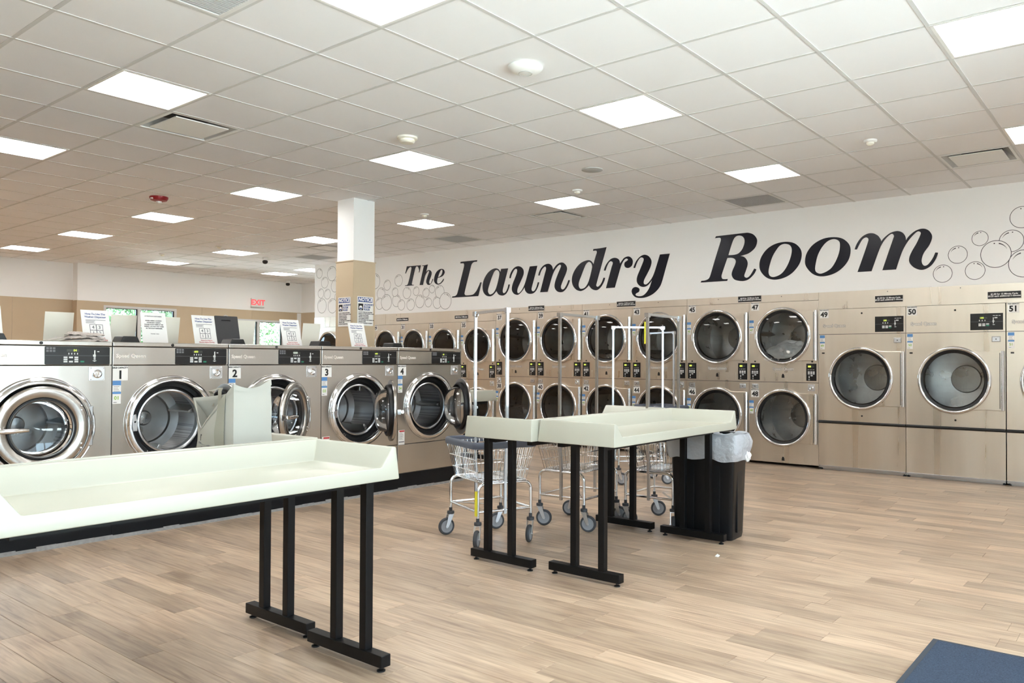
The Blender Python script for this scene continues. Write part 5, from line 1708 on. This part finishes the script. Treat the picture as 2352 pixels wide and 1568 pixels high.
# caster: swivel axis at the origin, wheel trailing along +X
CART['collar'] = MB().lathe([(.012, .20), (.012, .175), (.026, .172), (.027, .155), (.022, .150), (0, .150)], 16, axis='z').mesh('collar', 'rubber_grey', smooth=True)
fk = MB()
for s in (-1, 1):
    fk.prism([[(-.018, .150), (.022, .150), (.046, .062), (.040, .050), (.026, .056)]], s * .020 - .0018, s * .020 + .0018)
fk.box(-.018, .022, -.022, .022, .146, .151)
fk.cyl((.034, -.026, .0615), (.034, .026, .0615), .006, 8)
CART['fork'] = fk.mesh('caster', 'zinc')
CART['tyre'] = MB().lathe([(.046, -.013), (.056, -.013), (.0615, -.007), (.0625, 0), (.0615, .007), (.056, .013), (.046, .013)], 32, (.034, 0, .0625), closed=True).mesh('tyre', 'rubber_grey', smooth=True)
CART['hub'] = MB().lathe([(0, -.012), (.012, -.013), (.030, -.009), (.047, -.012), (.047, .012), (.030, .009), (.012, .013), (0, .012)], 24, (.034, 0, .0625)).mesh('wheel_hub', 'wheel_grey', smooth=True)
CART['tag'] = box_mesh('yellow_tag', 'yellow_tag', -.012, .012, -.0015, .0015, -.085, .085)


def laundry_cart(x, y, deg, casters, label, tag=None):
    t = empty('laundry_cart', (x, y, 0), math.radians(deg), label=label, cat='laundry cart', group='wire laundry carts with hanging racks')
    place('basket', CART['basket'], t)
    place('frame', CART['frame'], t)
    place('hanging_rack', CART['rack'], t)
    place('bumper', CART['bumper'], t)
    for k, (sx, sy) in enumerate(((-1, -1), (1, -1), (-1, 1), (1, 1))):
        c = place('caster', CART['fork'], t, (sx * SX, sy * SY, 0), (0, 0, math.radians(casters[k] - deg)))
        place('collar', CART['collar'], c)
        place('tyre', CART['tyre'], c)
        place('wheel_hub', CART['hub'], c)
    if tag:
        place('yellow_tag', CART['tag'], t, tag[0], tag[1])
    return t


laundry_cart(-3.877, 4.223, -22, (250, 300, 240, 295), 'chrome wire laundry cart next to the washers, yellow tag low on one leg', ((.240, -.219, .30), (0, 0, .3)))
laundry_cart(-3.675, 5.036, 93, (20, 10, 30, 200), 'chrome wire laundry cart second from the washers, under the fold table')
laundry_cart(-3.150, 5.455, 93, (300, 0, 15, 30), 'chrome wire laundry cart beside the trash bin, yellow tag on its rack pole', ((-.268, .016, 1.50), (0, 0, PI / 2)))
laundry_cart(-4.450, 7.165, 43, (20, 40, 200, 230), 'chrome wire laundry cart with its rack facing us squarely in front of dryer 43')
laundry_cart(-5.080, 8.740, -24, (20, 40, 200, 230), 'farthest chrome wire laundry cart, close to the dryers')

# ================================================================== TRASH BIN
def loft(b, rings, cap0=True, cap1=False):
    n = len(rings[0])
    base = len(b.v)
    for r in rings:
        b.v += [tuple(p) for p in r]
    for k in range(len(rings) - 1):
        for i in range(n):
            j = (i + 1) % n
            b.f.append((base + k * n + i, base + k * n + j, base + (k + 1) * n + j, base + (k + 1) * n + i))
    if cap0:
        b.f.append(tuple(base + i for i in reversed(range(n))))
    if cap1:
        b.f.append(tuple(base + (len(rings) - 1) * n + i for i in range(n)))
    return b


def rr3(hx, hy, r, z, n=5):
    return [(p[0], p[1], z) for p in round_rect(-hx, hx, -hy, hy, r, n)]


t = empty('trash_bin', (-2.685, 5.315, 0), .06, label='tall slim black trash bin behind the folding table', cat='trash bin')
bb = MB()
loft(bb, [rr3(.222, .112, .03, 0), rr3(.228, .118, .03, .03), rr3(.250, .138, .035, .70), rr3(.262, .146, .035, .715), rr3(.262, .146, .035, .755), rr3(.250, .136, .03, .755), rr3(.246, .132, .03, .70), rr3(.224, .112, .03, .03)], True, True)
place('body', bb.mesh('body', 'bin_plastic', smooth=True, angle=.7), t)
vent = MB()
for s in (-1, 1):
    for dx in (-.10, .10):
        vent.prism([[(dx - .04, .05), (dx + .04, .05), (dx + .045, .52), (dx + .02, .585), (dx - .02, .585), (dx - .045, .52)]], s * .129 - .004, s * .129 + .004)
place('side_channel', vent.mesh('side_channel', 'bin_plastic', .002), t)
ev = MB().prism([[(-.045, .05), (.045, .05), (.05, .52), (.02, .60), (-.02, .60), (-.05, .52)]], .228, .243, 'yz')
place('end_channel', ev.mesh('end_channel', 'bin_plastic', .003), t)
place('handle', MB().tube([(.262, -.05, .70), (.285, -.045, .715), (.285, .045, .715), (.262, .05, .70)], .010, 8).mesh('handle', 'bin_plastic', smooth=True), t)
t = empty('bin_liner', (-2.685, 5.315, .54), .06, label='translucent white plastic liner draped over the trash bin rim', cat='trash bag')
lb = MB()
from mathutils import noise as NZ
rings = []
for z, hx, hy in ((.03, .268, .152), (.045, .272, .156), (.08, .276, .160), (.12, .280, .163), (.16, .280, .163), (.195, .278, .160), (.215, .272, .154), (.220, .262, .146), (.215, .250, .134), (.19, .244, .128), (.12, .240, .124)):
    r = []
    for p in rr3(hx, hy, .045, z, 9):
        # extra points along the straight runs
        r.append(Vector(p))
    full = []
    for i in range(len(r)):
        a, c = r[i], r[(i + 1) % len(r)]
        m = max(1, int((c - a).length / .02))
        for k in range(m):
            full.append(a.lerp(c, k / m))
    rings.append(full)
mn = min(len(q) for q in rings)
fx = []
for q in rings:
    fx.append([q[int(i * len(q) / mn)] for i in range(mn)])
for k, q in enumerate(fx):
    for i, p in enumerate(q):
        nrm = Vector((p.x / .27, p.y / .15, 0)).normalized()
        w = NZ.noise(Vector((p.x * 9, p.y * 9, p.z * 16))) * .018 + NZ.noise(Vector((p.x * 30, p.y * 30, p.z * 10))) * .006
        zz = NZ.noise(Vector((p.x * 8 + 5, p.y * 8, 2))) * (.035 if k < 2 else .012)
        gx = math.exp(-((p.x - .28) ** 2 + (p.y + .02) ** 2) / .006) * .02 if k < 7 else 0
        q[i] = p + nrm * (w + gx) + Vector((0, 0, zz))
loft(lb, fx, False, False)
place('film', lb.mesh('film', 'liner_film', smooth=True, angle=2), t)
kn = bmesh.new()
bmesh.ops.create_icosphere(kn, subdivisions=3, radius=.034)
for v in kn.verts:
    v.co *= 1 + NZ.noise(v.co * 60) * .5
    v.co.x *= .6
for f in kn.faces:
    f.smooth = True
me = bpy.data.meshes.new('knot')
kn.to_mesh(me)
kn.free()
me.materials.append(MATS['ink_white'])
place('knot', me, t, (.292, .03, .055))

# ================================================================== DOOR MAT
t = empty('door_mat', (.25, 3.02, 0), label='blue-grey textured entrance mat in the near corner', cat='mat')
place('pile', box_mesh('pile', 'mat_blue', -1.085, 1.085, -.92, .92, .002, .011, .003), t)
e = MB()
for q in ((-1.108, 1.108, -.943, -.92), (-1.108, 1.108, .92, .943), (-1.108, -1.085, -.92, .92), (1.085, 1.108, -.92, .92)):
    e.box(*q, .0005, .008)
place('rubber_border', e.mesh('rubber_border', 'mat_edge'), t)
# paper scrap
place('paper_scrap', MB().add([(-.016, -.008, .002), (.012, -.010, .001), (.016, .006, .010), (-.004, .012, .016), (-.014, .006, .006), (.0, 0, .020)],
                              [(0, 1, 5), (1, 2, 5), (2, 3, 5), (3, 4, 5), (4, 0, 5), (0, 4, 3, 2, 1)]).mesh('paper_scrap', 'scrap_paper'),
      None, (-2.335, 4.75, 0), label='tiny crumpled white paper scrap on the floor', cat='litter')

# ================================================================== WALL LETTERING
t = empty('wall_lettering', (-6.5, DRY_Y + .003, HEAD_Z), label='large dark navy italic serif lettering reading The Laundry Room on the white wall', cat='lettering')
for ch, loops in LETTERS:
    L2 = [smooth_loop(s) for s in loops]
    cx_ = sum(p[0] for p in L2[0]) / len(L2[0])
    cz_ = sum(p[1] for p in L2[0]) / len(L2[0])
    L2 = [[(p[0] - cx_, p[1] - cz_) for p in l] for l in L2]
    place('letter', MB().prism(L2, -.003, 0).mesh('letter', 'navy_vinyl'), t, (cx_ + 6.5, 0, cz_ - HEAD_Z))


def bubbles(name, lst, label):
    xs_ = [b[0] for b in lst]
    ox = sum(xs_) / len(xs_)
    t = empty(name, (ox, DRY_Y + .003, 2.45), label=label, cat='wall decal', group='soap bubble decals')
    for k, (x, z, r) in enumerate(lst):
        b = MB()
        w = .0035 + r * .016
        front = [q for q in lst[k + 1:] if math.hypot(q[0] - x, q[1] - z) < q[2] + r]
        n = 56
        for i in range(n):
            a0, a1 = 2 * PI * i / n, 2 * PI * (i + 1) / n
            am = (a0 + a1) / 2
            if any(math.hypot(x + r * math.cos(am) - q[0], z + r * math.sin(am) - q[1]) < q[2] for q in front):
                continue
            p = [(rr * math.cos(a), rr * math.sin(a)) for rr, a in ((r + w / 2, a0), (r + w / 2, a1), (r - w / 2, a1), (r - w / 2, a0))]
            b.add([(q[0], -.0015, q[1]) for q in p], [(0, 1, 2, 3)])
        side = 1 if (k * 7) % 3 else -1
        n = 9
        pts = []
        for i in range(n + 1):
            a = PI / 2 + side * (.25 + .9 * i / n)
            hw = w * (1.9 * (1 - i / n) + .15)
            pts.append(((r * .80 + hw / 2) * math.cos(a), (r * .80 + hw / 2) * math.sin(a), (r * .80 - hw / 2) * math.cos(a), (r * .80 - hw / 2) * math.sin(a)))
        for i in range(n):
            p, q = pts[i], pts[i + 1]
            b.add([(p[0], -.0015, p[1]), (q[0], -.0015, q[1]), (q[2], -.0015, q[3]), (p[2], -.0015, p[3])], [(0, 1, 2, 3)])
        a = PI / 2 - side * .12
        b.add([(r * .80 * math.cos(a) + w * 1.3 * math.cos(q), -.0015, r * .80 * math.sin(a) + w * math.sin(q)) for q in [2 * PI * i / 10 for i in range(10)]], [tuple(range(10))])
        place('bubble', b.mesh('bubble', 'line_vinyl'), t, (x - ox, 0, z - 2.45))


bubbles('bubble_decal', BUBBLES_FAR, 'cluster of outlined soap bubbles around the word The')
bubbles('bubble_decal', BUBBLES_NEAR, 'cluster of outlined soap bubbles after the word Room')
